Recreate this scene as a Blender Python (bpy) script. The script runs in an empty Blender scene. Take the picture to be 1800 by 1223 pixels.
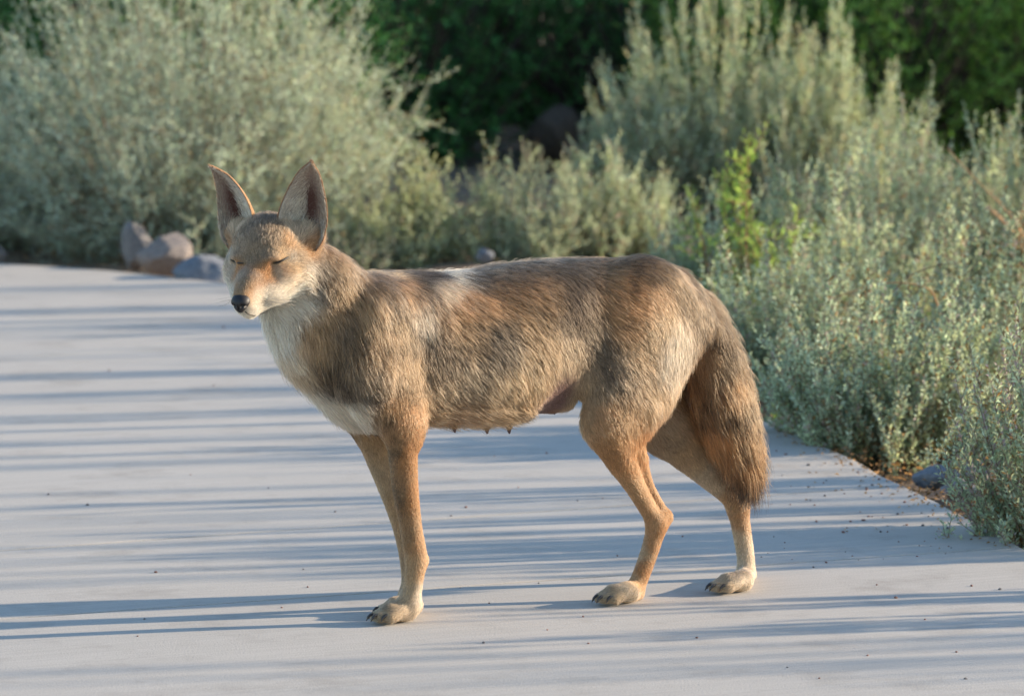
import bpy, bmesh, math, random
import numpy as np
from mathutils import Vector, Matrix
from mathutils.bvhtree import BVHTree
from mathutils.kdtree import KDTree

RAD = math.radians
scene = bpy.context.scene
COL = scene.collection

# ------------------------------------------------------------------ camera
CAM = np.array([0.0, -9.5, 1.5])
AIM = np.array([0.0, 0.0, 0.42])
W0, H0 = 1800.0, 1223.0
PITCH = math.atan2(CAM[2] - AIM[2], -CAM[1])
FPX = 1080.0 * math.hypot(CAM[1], CAM[2] - AIM[2])
cam_d = bpy.data.cameras.new('camera')
cam = bpy.data.objects.new('camera', cam_d)
COL.objects.link(cam)
cam.location = CAM
cam.rotation_euler = (math.pi / 2 - PITCH, 0, 0)
cam_d.sensor_width = 36.0
cam_d.lens = 36.0 * FPX / W0
cam_d.clip_end = 400.0
cam_d.dof.use_dof = True
cam_d.dof.focus_distance = 9.5
cam_d.dof.aperture_fstop = 8.0
scene.camera = cam

# ------------------------------------------------------------------ light
SUN_AZ, SUN_EL = RAD(13.0), RAD(14.5)
world = bpy.data.worlds.new('World')
scene.world = world
world.use_nodes = True
wn = world.node_tree
sky = wn.nodes.new('ShaderNodeTexSky')
sky.sky_type = 'NISHITA'
sky.sun_disc = False
sky.sun_elevation = SUN_EL
sky.sun_rotation = math.pi / 2 - SUN_AZ
sky.air_density = 1.0
sky.dust_density = 0.3
sky.ozone_density = 2.0
wn.links.new(sky.outputs[0], wn.nodes['Background'].inputs[0])
wn.nodes['Background'].inputs[1].default_value = 0.15
sun_d = bpy.data.lights.new('sun', 'SUN')
sun_d.energy = 4.8
sun_d.angle = RAD(0.8)
sun_d.color = (1.0, 0.82, 0.61)
sun = bpy.data.objects.new('sun', sun_d)
COL.objects.link(sun)
SUND = np.array([math.cos(SUN_AZ) * math.cos(SUN_EL), math.sin(SUN_AZ) * math.cos(SUN_EL), math.sin(SUN_EL)])
sun.rotation_euler = Vector(SUND).to_track_quat('Z', 'Y').to_euler()
sun.location = (8, 4, 6)
vs = scene.view_settings
vs.view_transform = 'Standard'
vs.look = 'None'
vs.exposure = 1.22
vs.gamma = 1.0
vs.use_curve_mapping = False
scene.cycles.max_bounces = 10
scene.cycles.diffuse_bounces = 4
scene.cycles.glossy_bounces = 4
scene.cycles.transmission_bounces = 6
scene.cycles.transparent_max_bounces = 8
scene.cycles.use_denoising = True

# ------------------------------------------------------------------ pixels to places
FW = np.array([0.0, math.cos(PITCH), -math.sin(PITCH)])
UP = np.array([0.0, math.sin(PITCH), math.cos(PITCH)])
RT = np.array([1.0, 0.0, 0.0])

def ray(px, py):
    d = FW + RT * ((px - W0 / 2) / FPX) - UP * ((py - H0 / 2) / FPX)
    return d / np.linalg.norm(d)

def ground(px, py, z=0.0):
    d = ray(px, py)
    return CAM + d * ((z - CAM[2]) / d[2])

# ------------------------------------------------------------------ helpers
def link(o, parent=None):
    COL.objects.link(o)
    if parent is not None:
        o.parent = parent
    return o

def tag(o, label=None, cat=None, group=None, kind=None):
    if label: o['label'] = label
    if cat: o['category'] = cat
    if group: o['group'] = group
    if kind: o['kind'] = kind
    return o

def empty(name, loc, parent=None):
    o = bpy.data.objects.new(name, None)
    o.location = [float(v) for v in loc]
    o.empty_display_size = 0.05
    return link(o, parent)

def np_mesh(name, V, F, smooth=True):
    """V (n,3); F list of int arrays (m,k)"""
    me = bpy.data.meshes.new(name)
    V = np.asarray(V, np.float32)
    Fs = [np.asarray(f, np.int32) for f in (F if isinstance(F, (list, tuple)) else [F]) if len(f)]
    me.vertices.add(len(V))
    me.vertices.foreach_set('co', V.ravel())
    idx = np.concatenate([f.ravel() for f in Fs])
    tot = np.concatenate([np.full(len(f), f.shape[1], np.int32) for f in Fs])
    start = np.concatenate([[0], np.cumsum(tot)[:-1]]).astype(np.int32)
    me.loops.add(len(idx))
    me.loops.foreach_set('vertex_index', idx)
    me.polygons.add(len(tot))
    me.polygons.foreach_set('loop_start', start)
    me.polygons.foreach_set('loop_total', tot)
    if smooth:
        me.polygons.foreach_set('use_smooth', np.ones(len(tot), bool))
    me.update(calc_edges=True)
    return me

def mesh_obj(name, V, F, m, parent=None, smooth=True, colors=None):
    me = np_mesh(name, V, F, smooth)
    if colors is not None:
        a = me.attributes.new('tint', 'FLOAT_COLOR', 'POINT')
        c = np.ones((len(V), 4), np.float32); c[:, :3] = colors
        a.data.foreach_set('color', c.ravel())
    me.materials.append(m)
    o = bpy.data.objects.new(name, me)
    return link(o, parent)

def tube(P, R, n=6, cap=True):
    """polyline tube"""
    P = np.asarray(P, float); R = np.broadcast_to(np.asarray(R, float), (len(P),))
    T = np.gradient(P, axis=0); T /= np.linalg.norm(T, axis=1)[:, None] + 1e-9
    ref = np.array([0.31, 0.17, 0.94]) if abs(T[0] @ np.array([0.31, 0.17, 0.94])) < 0.9 else np.array([1.0, 0, 0])
    A = np.cross(T, ref); A /= np.linalg.norm(A, axis=1)[:, None]
    Bv = np.cross(T, A)
    th = np.arange(n) * 2 * np.pi / n
    V = (P[:, None] + R[:, None, None] * (np.cos(th)[None, :, None] * A[:, None] + np.sin(th)[None, :, None] * Bv[:, None])).reshape(-1, 3)
    F = []
    for i in range(len(P) - 1):
        for j in range(n):
            k = (j + 1) % n
            F.append((i * n + j, i * n + k, (i + 1) * n + k, (i + 1) * n + j))
    F = np.array(F)
    if cap:
        V = np.vstack([V, P[0], P[-1]]); a, b = len(V) - 2, len(V) - 1
        m = (len(P) - 1) * n
        C = [(a, (j + 1) % n, j) for j in range(n)] + [(b, m + j, m + (j + 1) % n) for j in range(n)]
        return V, [F, np.array(C)]
    return V, [F]

def merge(parts):
    Vs, Fq, Ft, off = [], [], [], 0
    for V, F in parts:
        for f in F:
            (Fq if f.shape[1] == 4 else Ft).append(f + off)
        Vs.append(V); off += len(V)
    out = []
    if Fq: out.append(np.vstack(Fq))
    if Ft: out.append(np.vstack(Ft))
    return np.vstack(Vs), out

# ------------------------------------------------------------------ materials
def new_mat(name):
    m = bpy.data.materials.new(name); m.use_nodes = True
    nt = m.node_tree
    return m, nt, nt.nodes['Principled BSDF']

def nd(nt, t, **kw):
    n = nt.nodes.new(t)
    for k, v in kw.items():
        setattr(n, k, v)
    return n

def noise(nt, scale, detail=4, vec=None, rough=0.55):
    n = nd(nt, 'ShaderNodeTexNoise')
    n.inputs['Scale'].default_value = scale
    n.inputs['Detail'].default_value = detail
    n.inputs['Roughness'].default_value = rough
    if vec is not None: nt.links.new(vec, n.inputs['Vector'])
    return n

def ramp(nt, fac, stops):
    r = nd(nt, 'ShaderNodeValToRGB')
    el = r.color_ramp.elements
    while len(el) < len(stops): el.new(0.5)
    for e, (p, c) in zip(el, stops):
        e.position = p; e.color = (*c, 1)
    nt.links.new(fac, r.inputs[0])
    return r

def bump(nt, height, strength, dist, bsdf):
    b = nd(nt, 'ShaderNodeBump')
    b.inputs['Strength'].default_value = strength
    b.inputs['Distance'].default_value = dist
    nt.links.new(height, b.inputs['Height'])
    nt.links.new(b.outputs[0], bsdf.inputs['Normal'])

def mixc(nt, a, b, fac, mode='MIX'):
    n = nd(nt, 'ShaderNodeMix', data_type='RGBA', blend_type=mode)
    for sock, v in ((n.inputs[6], a), (n.inputs[7], b), (n.inputs[0], fac)):
        if hasattr(v, 'links') or hasattr(v, 'is_linked'): nt.links.new(v, sock)
        elif isinstance(v, (int, float)): sock.default_value = v
        else: sock.default_value = (*v, 1)
    return n.outputs[2]

def mat_concrete():
    m, nt, b = new_mat('concrete')
    geo = nd(nt, 'ShaderNodeNewGeometry')
    mp = nd(nt, 'ShaderNodeMapping')
    mp.inputs['Rotation'].default_value = (0, 0, RAD(-27))
    nt.links.new(geo.outputs['Position'], mp.inputs[0])
    big = noise(nt, 1.6, 5, geo.outputs['Position'])
    c1 = ramp(nt, big.outputs[0], [(0.32, (0.375, 0.350, 0.312)), (0.7, (0.475, 0.445, 0.398))])
    st = nd(nt, 'ShaderNodeMapping'); st.inputs['Scale'].default_value = (3, 90, 20)
    nt.links.new(mp.outputs[0], st.inputs[0])
    br = noise(nt, 1.0, 3, st.outputs[0])
    c2 = mixc(nt, c1.outputs[0], ramp(nt, br.outputs[0], [(0.35, (0.36, 0.335, 0.298)), (0.65, (0.51, 0.478, 0.43))]).outputs[0], 0.45)
    fine = noise(nt, 260, 3, geo.outputs['Position'])
    c3 = mixc(nt, c2, ramp(nt, fine.outputs[0], [(0.3, (0.25, 0.235, 0.218)), (0.55, (0.46, 0.43, 0.385))]).outputs[0], 0.28)
    sp = nd(nt, 'ShaderNodeTexVoronoi'); sp.inputs['Scale'].default_value = 75
    nt.links.new(geo.outputs['Position'], sp.inputs['Vector'])
    spr = ramp(nt, sp.outputs['Distance'], [(0.05, (1, 1, 1)), (0.13, (0, 0, 0))])
    big2 = noise(nt, 9, 2, geo.outputs['Position'])
    msk = nd(nt, 'ShaderNodeMath', operation='MULTIPLY')
    nt.links.new(spr.outputs[0], msk.inputs[0])
    nt.links.new(ramp(nt, big2.outputs[0], [(0.5, (0, 0, 0)), (0.62, (0.7, 0.7, 0.7))]).outputs[0], msk.inputs[1])
    c3b = mixc(nt, c3, (0.24, 0.215, 0.185), ramp(nt, noise(nt, 4.5, 8, mp.outputs[0], 0.7).outputs[0], [(0.52, (0, 0, 0)), (0.68, (0.55, 0.55, 0.55))]).outputs[0])
    agg = noise(nt, 900, 2, geo.outputs['Position'])
    c3b = mixc(nt, c3b, ramp(nt, agg.outputs[0], [(0.35, (0.16, 0.14, 0.12)), (0.5, (0.43, 0.40, 0.36)), (0.68, (0.62, 0.58, 0.53))]).outputs[0], 0.22)
    c4 = mixc(nt, c3b, (0.20, 0.15, 0.12), msk.outputs[0])
    nt.links.new(c4, b.inputs['Base Color'])
    b.inputs['Roughness'].default_value = 0.85
    b.inputs['Specular IOR Level'].default_value = 0.25
    add = nd(nt, 'ShaderNodeMath', operation='ADD')
    nt.links.new(fine.outputs[0], add.inputs[0]); nt.links.new(br.outputs[0], add.inputs[1])
    bump(nt, add.outputs[0], 0.35, 0.002, b)
    return m

def mat_soil():
    m, nt, b = new_mat('soil')
    geo = nd(nt, 'ShaderNodeNewGeometry')
    n1 = noise(nt, 3, 6, geo.outputs['Position']); n2 = noise(nt, 60, 5, geo.outputs['Position'])
    c1 = ramp(nt, n1.outputs[0], [(0.3, (0.16, 0.105, 0.065)), (0.7, (0.27, 0.19, 0.125))])
    c2 = mixc(nt, c1.outputs[0], ramp(nt, n2.outputs[0], [(0.35, (0.07, 0.045, 0.03)), (0.65, (0.34, 0.25, 0.17))]).outputs[0], 0.5)
    nt.links.new(c2, b.inputs['Base Color'])
    b.inputs['Roughness'].default_value = 0.95
    bump(nt, n2.outputs[0], 0.8, 0.02, b)
    return m

def mat_rock(name, ca, cb):
    m, nt, b = new_mat(name)
    tc = nd(nt, 'ShaderNodeTexCoord')
    n1 = noise(nt, 14, 6, tc.outputs['Object']); n2 = noise(nt, 120, 4, tc.outputs['Object'])
    c1 = ramp(nt, n1.outputs[0], [(0.35, ca), (0.65, cb)])
    c2 = mixc(nt, c1.outputs[0], ramp(nt, n2.outputs[0], [(0.35, tuple(0.55 * v for v in ca)), (0.6, tuple(1.1 * v for v in cb))]).outputs[0], 0.4)
    nt.links.new(c2, b.inputs['Base Color'])
    b.inputs['Roughness'].default_value = 0.9
    bump(nt, n2.outputs[0], 0.6, 0.006, b)
    return m

def mat_leaf(name, transl=0.35, rough=0.6, tcol=(1.15, 1.1, 0.75)):
    m, nt, b = new_mat(name)
    at = nd(nt, 'ShaderNodeAttribute', attribute_name='tint')
    nt.links.new(at.outputs['Color'], b.inputs['Base Color'])
    b.inputs['Roughness'].default_value = rough
    b.inputs['Specular IOR Level'].default_value = 0.3
    tr = nd(nt, 'ShaderNodeBsdfTranslucent')
    nt.links.new(mixc(nt, at.outputs['Color'], tcol, 1.0, 'MULTIPLY'), tr.inputs['Color'])
    mx = nd(nt, 'ShaderNodeMixShader'); mx.inputs[0].default_value = transl
    nt.links.new(b.outputs[0], mx.inputs[1]); nt.links.new(tr.outputs[0], mx.inputs[2])
    nt.links.new(mx.outputs[0], nt.nodes['Material Output'].inputs[0])
    return m

def mat_bark(name, ca, cb):
    m, nt, b = new_mat(name)
    geo = nd(nt, 'ShaderNodeNewGeometry')
    n1 = noise(nt, 40, 4, geo.outputs['Position'])
    nt.links.new(ramp(nt, n1.outputs[0], [(0.35, ca), (0.65, cb)]).outputs[0], b.inputs['Base Color'])
    b.inputs['Roughness'].default_value = 0.85
    return m

def mat_plain(name, c, rough=0.5, spec=0.5):
    m, nt, b = new_mat(name)
    geo = nd(nt, 'ShaderNodeNewGeometry')
    n1 = noise(nt, 300, 3, geo.outputs['Position'])
    nt.links.new(ramp(nt, n1.outputs[0], [(0.3, tuple(v * 0.75 for v in c)), (0.7, tuple(v * 1.2 for v in c))]).outputs[0], b.inputs['Base Color'])
    b.inputs['Roughness'].default_value = rough
    b.inputs['Specular IOR Level'].default_value = spec
    bump(nt, n1.outputs[0], 0.3, 0.0006, b)
    return m
# ================================================================== ground and path
M_CONC, M_SOIL = mat_concrete(), mat_soil()

def path_outline():
    R1, R2 = ground(1414, 765), ground(1800, 962)
    d = (R2 - R1) / np.linalg.norm(R2 - R1)
    near = R1 + d * 16.0
    rg = np.random.default_rng(17)
    pts = [near[:2]]
    for t in np.concatenate([np.linspace(5, 0.04, 60)]):                    # the right edge, slightly ragged
        q = R1 + d * (np.linalg.norm(R2 - R1) * t)
        pts.append(q[:2] + rg.normal(0, 0.0035, 2))
    pts.append(R1[:2])
    for q in ((1180, 652), (1010, 566), (905, 522), (800, 503), (640, 500), (520, 502), (420, 500), (330, 490), (200, 476), (90, 468), (0, 463), (-300, 446), (-800, 425)):
        pts.append(ground(*q)[:2])
    last = pts[-1]
    pts.append(np.array([last[0] - 3.0, last[1] + 0.4]))
    pts.append(np.array([last[0] - 3.0, last[1] - 2.6]))
    pts.append(np.array([-3.3, 2.0])); pts.append(np.array([-2.6, -1.0]))
    pts.append(np.array([near[0] - 3.2, near[1]]))
    return pts
PATH = path_outline()

def make_path():
    root = empty('path', (0, 0, 0))
    tag(root, 'pale grey concrete path with thin joints between its slabs', 'path', kind='structure')
    joints = []
    for (a, b) in (((0, 967), (680, 918)), ((1329, 993), (1724, 965))):
        A, Bp = ground(*a), ground(*b)
        t = (Bp - A) / np.linalg.norm(Bp - A)
        nrm = np.array([-t[1], t[0], 0.0])
        joints.append((A, nrm))
    A, nrm = joints[0]
    far = (A + nrm * 2.7, nrm); far2 = (A + nrm * 5.4, nrm)
    A2, n2 = joints[1]
    near = (A2 - n2 * 2.6, n2); near2 = (A2 - n2 * 5.2, n2)
    cuts = [near2, near, joints[1], joints[0], far, far2]
    g = 0.004
    for i in range(len(cuts) + 1):
        bm = bmesh.new()
        vs_ = [bm.verts.new((p[0], p[1], 0.0)) for p in PATH]
        bm.faces.new(vs_)
        bmesh.ops.triangulate(bm, faces=bm.faces[:])
        if i > 0:
            c, n = cuts[i - 1]
            bmesh.ops.bisect_plane(bm, geom=bm.verts[:] + bm.edges[:] + bm.faces[:], plane_co=Vector(c + n * g), plane_no=Vector(n), clear_inner=True)
        if i < len(cuts):
            c, n = cuts[i]
            bmesh.ops.bisect_plane(bm, geom=bm.verts[:] + bm.edges[:] + bm.faces[:], plane_co=Vector(c - n * g), plane_no=Vector(n), clear_outer=True)
        if not bm.faces:
            bm.free(); continue
        bmesh.ops.recalc_face_normals(bm, faces=bm.faces[:])
        for f in bm.faces:
            if f.normal.z < 0: f.normal_flip()
        r = bmesh.ops.extrude_face_region(bm, geom=bm.faces[:])
        low = [e for e in r['geom'] if isinstance(e, bmesh.types.BMVert)]
        for v in low: v.co.z -= 0.11
        bmesh.ops.recalc_face_normals(bm, faces=bm.faces[:])
        # broken, slightly ragged arrises
        ed = [e for e in bm.edges if e.verts[0].co.z > -0.01 and e.verts[1].co.z > -0.01 and len(e.link_faces) == 2 and abs(e.link_faces[0].normal.z - e.link_faces[1].normal.z) > 0.5]
        bmesh.ops.bevel(bm, geom=ed, offset=0.005, segments=2, affect='EDGES', profile=0.6)
        me = bpy.data.meshes.new('slab'); bm.to_mesh(me); bm.free()
        me.materials.append(M_CONC)
        link(bpy.data.objects.new('slab', me), root)
make_path()

def make_ground():
    # one sheet, fine near the path, its surface just below the slab tops
    xs = np.concatenate([[-150, -70, -30, -15, -9, -6], np.arange(-4.5, 4.6, 0.08), [6, 9, 15, 30, 70, 150]])
    ys = np.concatenate([[-60, -30, -16, -10, -6], np.arange(-3.0, 13.5, 0.1), np.arange(13.5, 24, 0.5), [28, 40, 80, 200]])
    X, Y = np.meshgrid(xs, ys, indexing='ij')
    Z = -0.045 + 0.010 * np.sin(X * 3.1 + Y * 1.7) + 0.008 * np.sin(X * 7.3 - Y * 4.1 + 1) + 0.006 * np.sin(X * 13.0 + Y * 11.0)
    rng = np.random.default_rng(3)
    Z += rng.normal(0, 0.004, Z.shape)
    Z += 0.9 * np.clip((Y - 16) / 10, 0, 1) ** 2          # the bank rises behind
    V = np.stack([X, Y, Z], -1).reshape(-1, 3)
    ny = len(ys)
    i, j = np.meshgrid(np.arange(len(xs) - 1), np.arange(ny - 1), indexing='ij')
    a = (i * ny + j).ravel()
    F = np.stack([a, a + ny, a + ny + 1, a + 1], 1)
    o = mesh_obj('ground', V, F, M_SOIL)
    tag(o, 'brown desert soil under the shrubs beside the path', 'ground', kind='structure')
make_ground()
# ================================================================== coyote
PF, PH = ground(700, 1094), ground(1092, 1061)
_ax = (PF - PH)[:2]; _ax /= np.linalg.norm(_ax)
_rot = RAD(4.0)
AX = np.array([_ax[0] * math.cos(_rot) - _ax[1] * math.sin(_rot), _ax[0] * math.sin(_rot) + _ax[1] * math.cos(_rot), 0.0])   # towards the head
LT = np.array([-AX[1], AX[0], 0.0])                                                                                       # the animal's left
ORG = PF - LT * 0.045
ORG[2] = 0.0
RB = np.stack([AX, LT, np.array([0, 0, 1.0])], 1)      # body -> world columns

def b2w(p): return np.asarray(p) @ RB.T + ORG
def w2b(p): return (np.asarray(p) - ORG) @ RB

def B(px, py, l=0.0):
    """body point seen at a pixel, on the upright plane l to the animal's left"""
    d = ray(px, py)
    t = ((ORG + LT * l - CAM) @ LT) / (d @ LT)
    return w2b(CAM + d * t)

# ---- head frame: origin midway between the eyes
HAZ, HPI, HRO = RAD(-109.5), RAD(19.0), RAD(0.0)
hf = np.array([math.cos(HAZ) * math.cos(HPI), math.sin(HAZ) * math.cos(HPI), -math.sin(HPI)])
hl = np.array([-math.sin(HAZ), math.cos(HAZ), 0.0])
hu = np.cross(hf, hl)
RH = np.stack([hf, hl, hu], 1)                          # head -> world
HE = b2w(B(453, 462, 0.050))
def h2w(p): return np.asarray(p) @ RH.T + HE
def h2b(p): return w2b(h2w(p))

# ---- signed distance field in body space
GH = 0.0036
LO = np.array([-0.86, -0.22, -0.012]); HI = np.array([0.42, 0.24, 0.72])
GN = np.ceil((HI - LO) / GH).astype(int)
GF = np.full(GN, 0.2, np.float32)

def region(lo, hi, pad):
    a = np.clip(np.floor((lo - pad - LO) / GH).astype(int), 0, GN - 1)
    b = np.clip(np.ceil((hi + pad - LO) / GH).astype(int), a + 1, GN)
    sl = tuple(slice(x, y) for x, y in zip(a, b))
    g = [(LO[i] + GH * np.arange(a[i], b[i])).astype(np.float32) for i in range(3)]
    P = np.stack(np.meshgrid(*g, indexing='ij'), -1)
    return sl, P

def smin(a, b, k):
    h = np.clip(0.5 + 0.5 * (b - a) / k, 0, 1)
    return b + (a - b) * h - k * h * (1 - h)

def put(sl, d, k):
    GF[sl] = smin(GF[sl], d.astype(np.float32), k)

def cut(sl, d, k):
    GF[sl] = -smin(-GF[sl], d.astype(np.float32), k)

def cone(a, b, ra, rb, k=0.02, fl=1.0):
    """round cone between body points; fl scales its width across the body"""
    a = np.array(a, float); b = np.array(b, float); r = max(ra, rb)
    sl, P = region(np.minimum(a, b) - r * max(1, fl), np.maximum(a, b) + r * max(1, fl), 0.03 + k)
    sc = np.array([1, 1 / fl, 1])
    P = P * sc; a = a * sc; b = b * sc
    ab = b - a
    t = np.clip(((P - a) @ ab) / (ab @ ab), 0, 1)
    d = np.linalg.norm(P - (a + t[..., None] * ab), axis=-1) - (ra + (rb - ra) * t)
    put(sl, d * min(1, fl), k)

def chain(pts, k=0.015, fl=1.0):
    """pts: (body point, radius)"""
    A = np.array([p for p, r in pts], float); R = np.array([r for p, r in pts]); rm = R.max() * max(1, fl)
    # smooth the joint list so that the limb has no knobs
    tt = np.arange(len(A)); ts = np.linspace(0, len(A) - 1, (len(A) - 1) * 5 + 1)
    def spl(Y):
        m = np.gradient(Y, axis=0); i = np.minimum(ts.astype(int), len(A) - 2); u = ts - i
        if Y.ndim > 1: u = u[:, None]
        return (2*u**3 - 3*u**2 + 1)*Y[i] + (u**3 - 2*u**2 + u)*m[i] + (-2*u**3 + 3*u**2)*Y[i+1] + (u**3 - u**2)*m[i+1]
    A, R = spl(A), spl(R)
    sl, P = region(A.min(0) - rm, A.max(0) + rm, 0.03 + k)
    sc = np.array([1, 1 / fl, 1]); P = P * sc; A = A * sc
    d = None
    for a, b, ra, rb in zip(A[:-1], A[1:], R[:-1], R[1:]):
        ab = b - a
        t = np.clip(((P - a) @ ab) / (ab @ ab), 0, 1)
        e = np.linalg.norm(P - (a + t[..., None] * ab), axis=-1) - (ra + (rb - ra) * t)
        d = e if d is None else np.minimum(d, e)
    put(sl, d * min(1, fl), k)

def ell(c, r, k=0.02, frame=None, neg=False):
    """ellipsoid, axis aligned in the body or in the head frame"""
    r = np.array(r, float); rm = r.max()
    cb = h2b(c) if frame == 'h' else np.array(c, float)
    sl, P = region(cb - rm, cb + rm, 0.03 + k)
    if frame == 'h':
        q = ((P @ RB.T + ORG) - HE) @ RH - np.array(c)
    else:
        q = P - cb
    q = q / r
    n = np.linalg.norm(q, axis=-1)
    n2 = np.linalg.norm(q / r, axis=-1)
    d = n * (n - 1) / (n2 + 1e-6)
    (cut if neg else put)(sl, d, k)

def hcone(a, b, ra, rb, k=0.012, sy=1.0):
    a = np.array(a, float); b = np.array(b, float)
    aw, bw = h2b(a), h2b(b); r = max(ra, rb)
    sl, P = region(np.minimum(aw, bw) - r, np.maximum(aw, bw) + r, 0.03 + k)
    q = ((P @ RB.T + ORG) - HE) @ RH
    sc = np.array([1, 1 / sy, 1]); q = q * sc; a = a * sc; b = b * sc
    ab = b - a
    t = np.clip(((q - a) @ ab) / (ab @ ab), 0, 1)
    d = np.linalg.norm(q - (a + t[..., None] * ab), axis=-1) - (ra + (rb - ra) * t)
    put(sl, d * min(1, sy), k)

def torso():
    top = np.array([B(*q)[[0, 2]] for q in ((625, 500), (650, 484), (690, 481), (735, 481), (777, 481), (822, 478), (873, 468), (954, 460), (1036, 456), (1118, 459), (1159, 467), (1195, 490), (1215, 520), (1228, 560))])
    bot = np.array([B(*q)[[0, 2]] for q in ((590, 700), (620, 735), (660, 746), (700, 748), (750, 740), (800, 741), (856, 741), (905, 734), (954, 718), (1000, 690), (1050, 672), (1100, 665), (1150, 655), (1200, 620), (1228, 575))])
    wid = np.array([(0.12, 0.055), (0.085, 0.075), (0.03, 0.080), (-0.05, 0.092), (-0.15, 0.098), (-0.25, 0.098), (-0.33, 0.088), (-0.40, 0.078), (-0.47, 0.080), (-0.54, 0.078), (-0.60, 0.060), (-0.66, 0.03)])
    top = top[np.argsort(top[:, 0])]; bot = bot[np.argsort(bot[:, 0])]; wid = wid[np.argsort(wid[:, 0])]
    s0 = max(top[0, 0], bot[0, 0]); s1 = min(top[-1, 0], bot[-1, 0])
    sl, P = region(np.array([s0, -0.13, 0.2]), np.array([s1, 0.13, 0.62]), 0.06)
    s = P[..., 0]; sc = np.clip(s, s0, s1)
    zt = np.interp(sc, top[:, 0], top[:, 1]); zb = np.interp(sc, bot[:, 0], bot[:, 1]); w = np.interp(sc, wid[:, 0], wid[:, 1])
    zc = (zt + zb) / 2 - 0.0; hh = np.maximum((zt - zb) / 2, 0.02)
    # egg section: widest above the middle for the ribs, a keel below
    u = P[..., 1] / w; v = (P[..., 2] - zc) / hh
    e = (np.abs(u) ** 2.25 + np.abs(v) ** 2.25) ** (1 / 2.25)
    d = (e - 1) * np.minimum(w, hh) * 0.95
    over = np.maximum(s0 - s, s - s1)
    d = np.maximum(d, over)
    put(sl, d, 0.03)

def nets(F, lo, h):
    """surface nets: one vertex per mixed cell, one quad per crossed grid edge"""
    S = F < 0
    nx, ny, nz = F.shape
    c = S[:-1, :-1, :-1].astype(np.int8)
    cnt = np.zeros((nx - 1, ny - 1, nz - 1), np.int8)
    for dx in (0, 1):
        for dy in (0, 1):
            for dz in (0, 1):
                cnt += S[dx:nx - 1 + dx, dy:ny - 1 + dy, dz:nz - 1 + dz]
    mix = (cnt > 0) & (cnt < 8)
    I = np.argwhere(mix)
    vid = np.full(mix.shape, -1, np.int64); vid[mix] = np.arange(len(I))
    acc = np.zeros((len(I), 3)); n = np.zeros(len(I))
    cor = [(dx, dy, dz) for dx in (0, 1) for dy in (0, 1) for dz in (0, 1)]
    for a in range(8):
        for b in range(a + 1, 8):
            ca, cb = np.array(cor[a]), np.array(cor[b])
            if np.abs(ca - cb).sum() != 1: continue
            fa = F[tuple((I + ca).T)]; fb = F[tuple((I + cb).T)]
            x = (fa < 0) != (fb < 0)
            t = np.where(x, fa / np.where(x, fa - fb, 1), 0)
            acc += np.where(x[:, None], ca + t[:, None] * (cb - ca), 0); n += x
    V = lo + h * (I + acc / n[:, None])
    Q = []
    for ax in range(3):
        b_, c_ = (ax + 1) % 3, (ax + 2) % 3
        s1 = [slice(None)] * 3; s2 = [slice(None)] * 3
        s1[ax] = slice(0, -1); s2[ax] = slice(1, None)
        x = S[tuple(s1)] != S[tuple(s2)]
        E = np.argwhere(x)
        E = E[(E[:, b_] > 0) & (E[:, c_] > 0) & (E[:, b_] < F.shape[b_] - 1) & (E[:, c_] < F.shape[c_] - 1)]
        ins = S[tuple(E.T)]
        eb = np.zeros(3, int); eb[b_] = 1; ec = np.zeros(3, int); ec[c_] = 1
        q = np.stack([vid[tuple((E - eb - ec).T)], vid[tuple((E - ec).T)], vid[tuple(E.T)], vid[tuple((E - eb).T)]], 1)
        q[~ins] = q[~ins][:, ::-1]
        Q.append(q)
    return V, np.vstack(Q)

def paw(c, toward, rz=0.013, sc=1.0):
    """pad and four toes; c = middle of the paw on the ground (body), toward = heading angle in body plane"""
    f = np.array([math.cos(toward), math.sin(toward), 0]); g = np.array([-f[1], f[0], 0])
    c = np.array([c[0], c[1], 0.0])
    cone(c - f * 0.020 + [0, 0, 0.017], c + f * 0.012 + [0, 0, 0.018], 0.017 * sc, 0.019 * sc, 0.012, 1.1)
    claws = []
    for q, (off, fr) in enumerate(((-0.0195, 0.024), (-0.007, 0.036), (0.007, 0.036), (0.0195, 0.024))):
        a = c + g * off * 0.8 * sc + f * (fr - 0.024) + [0, 0, 0.021]
        b = c + g * off * sc + f * fr + [0, 0, 0.012]
        cone(a, b, 0.0105 * sc, 0.0108 * sc, 0.004)
        claws.append((b + f * 0.007 + [0, 0, 0.003], f))
    return claws

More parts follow.
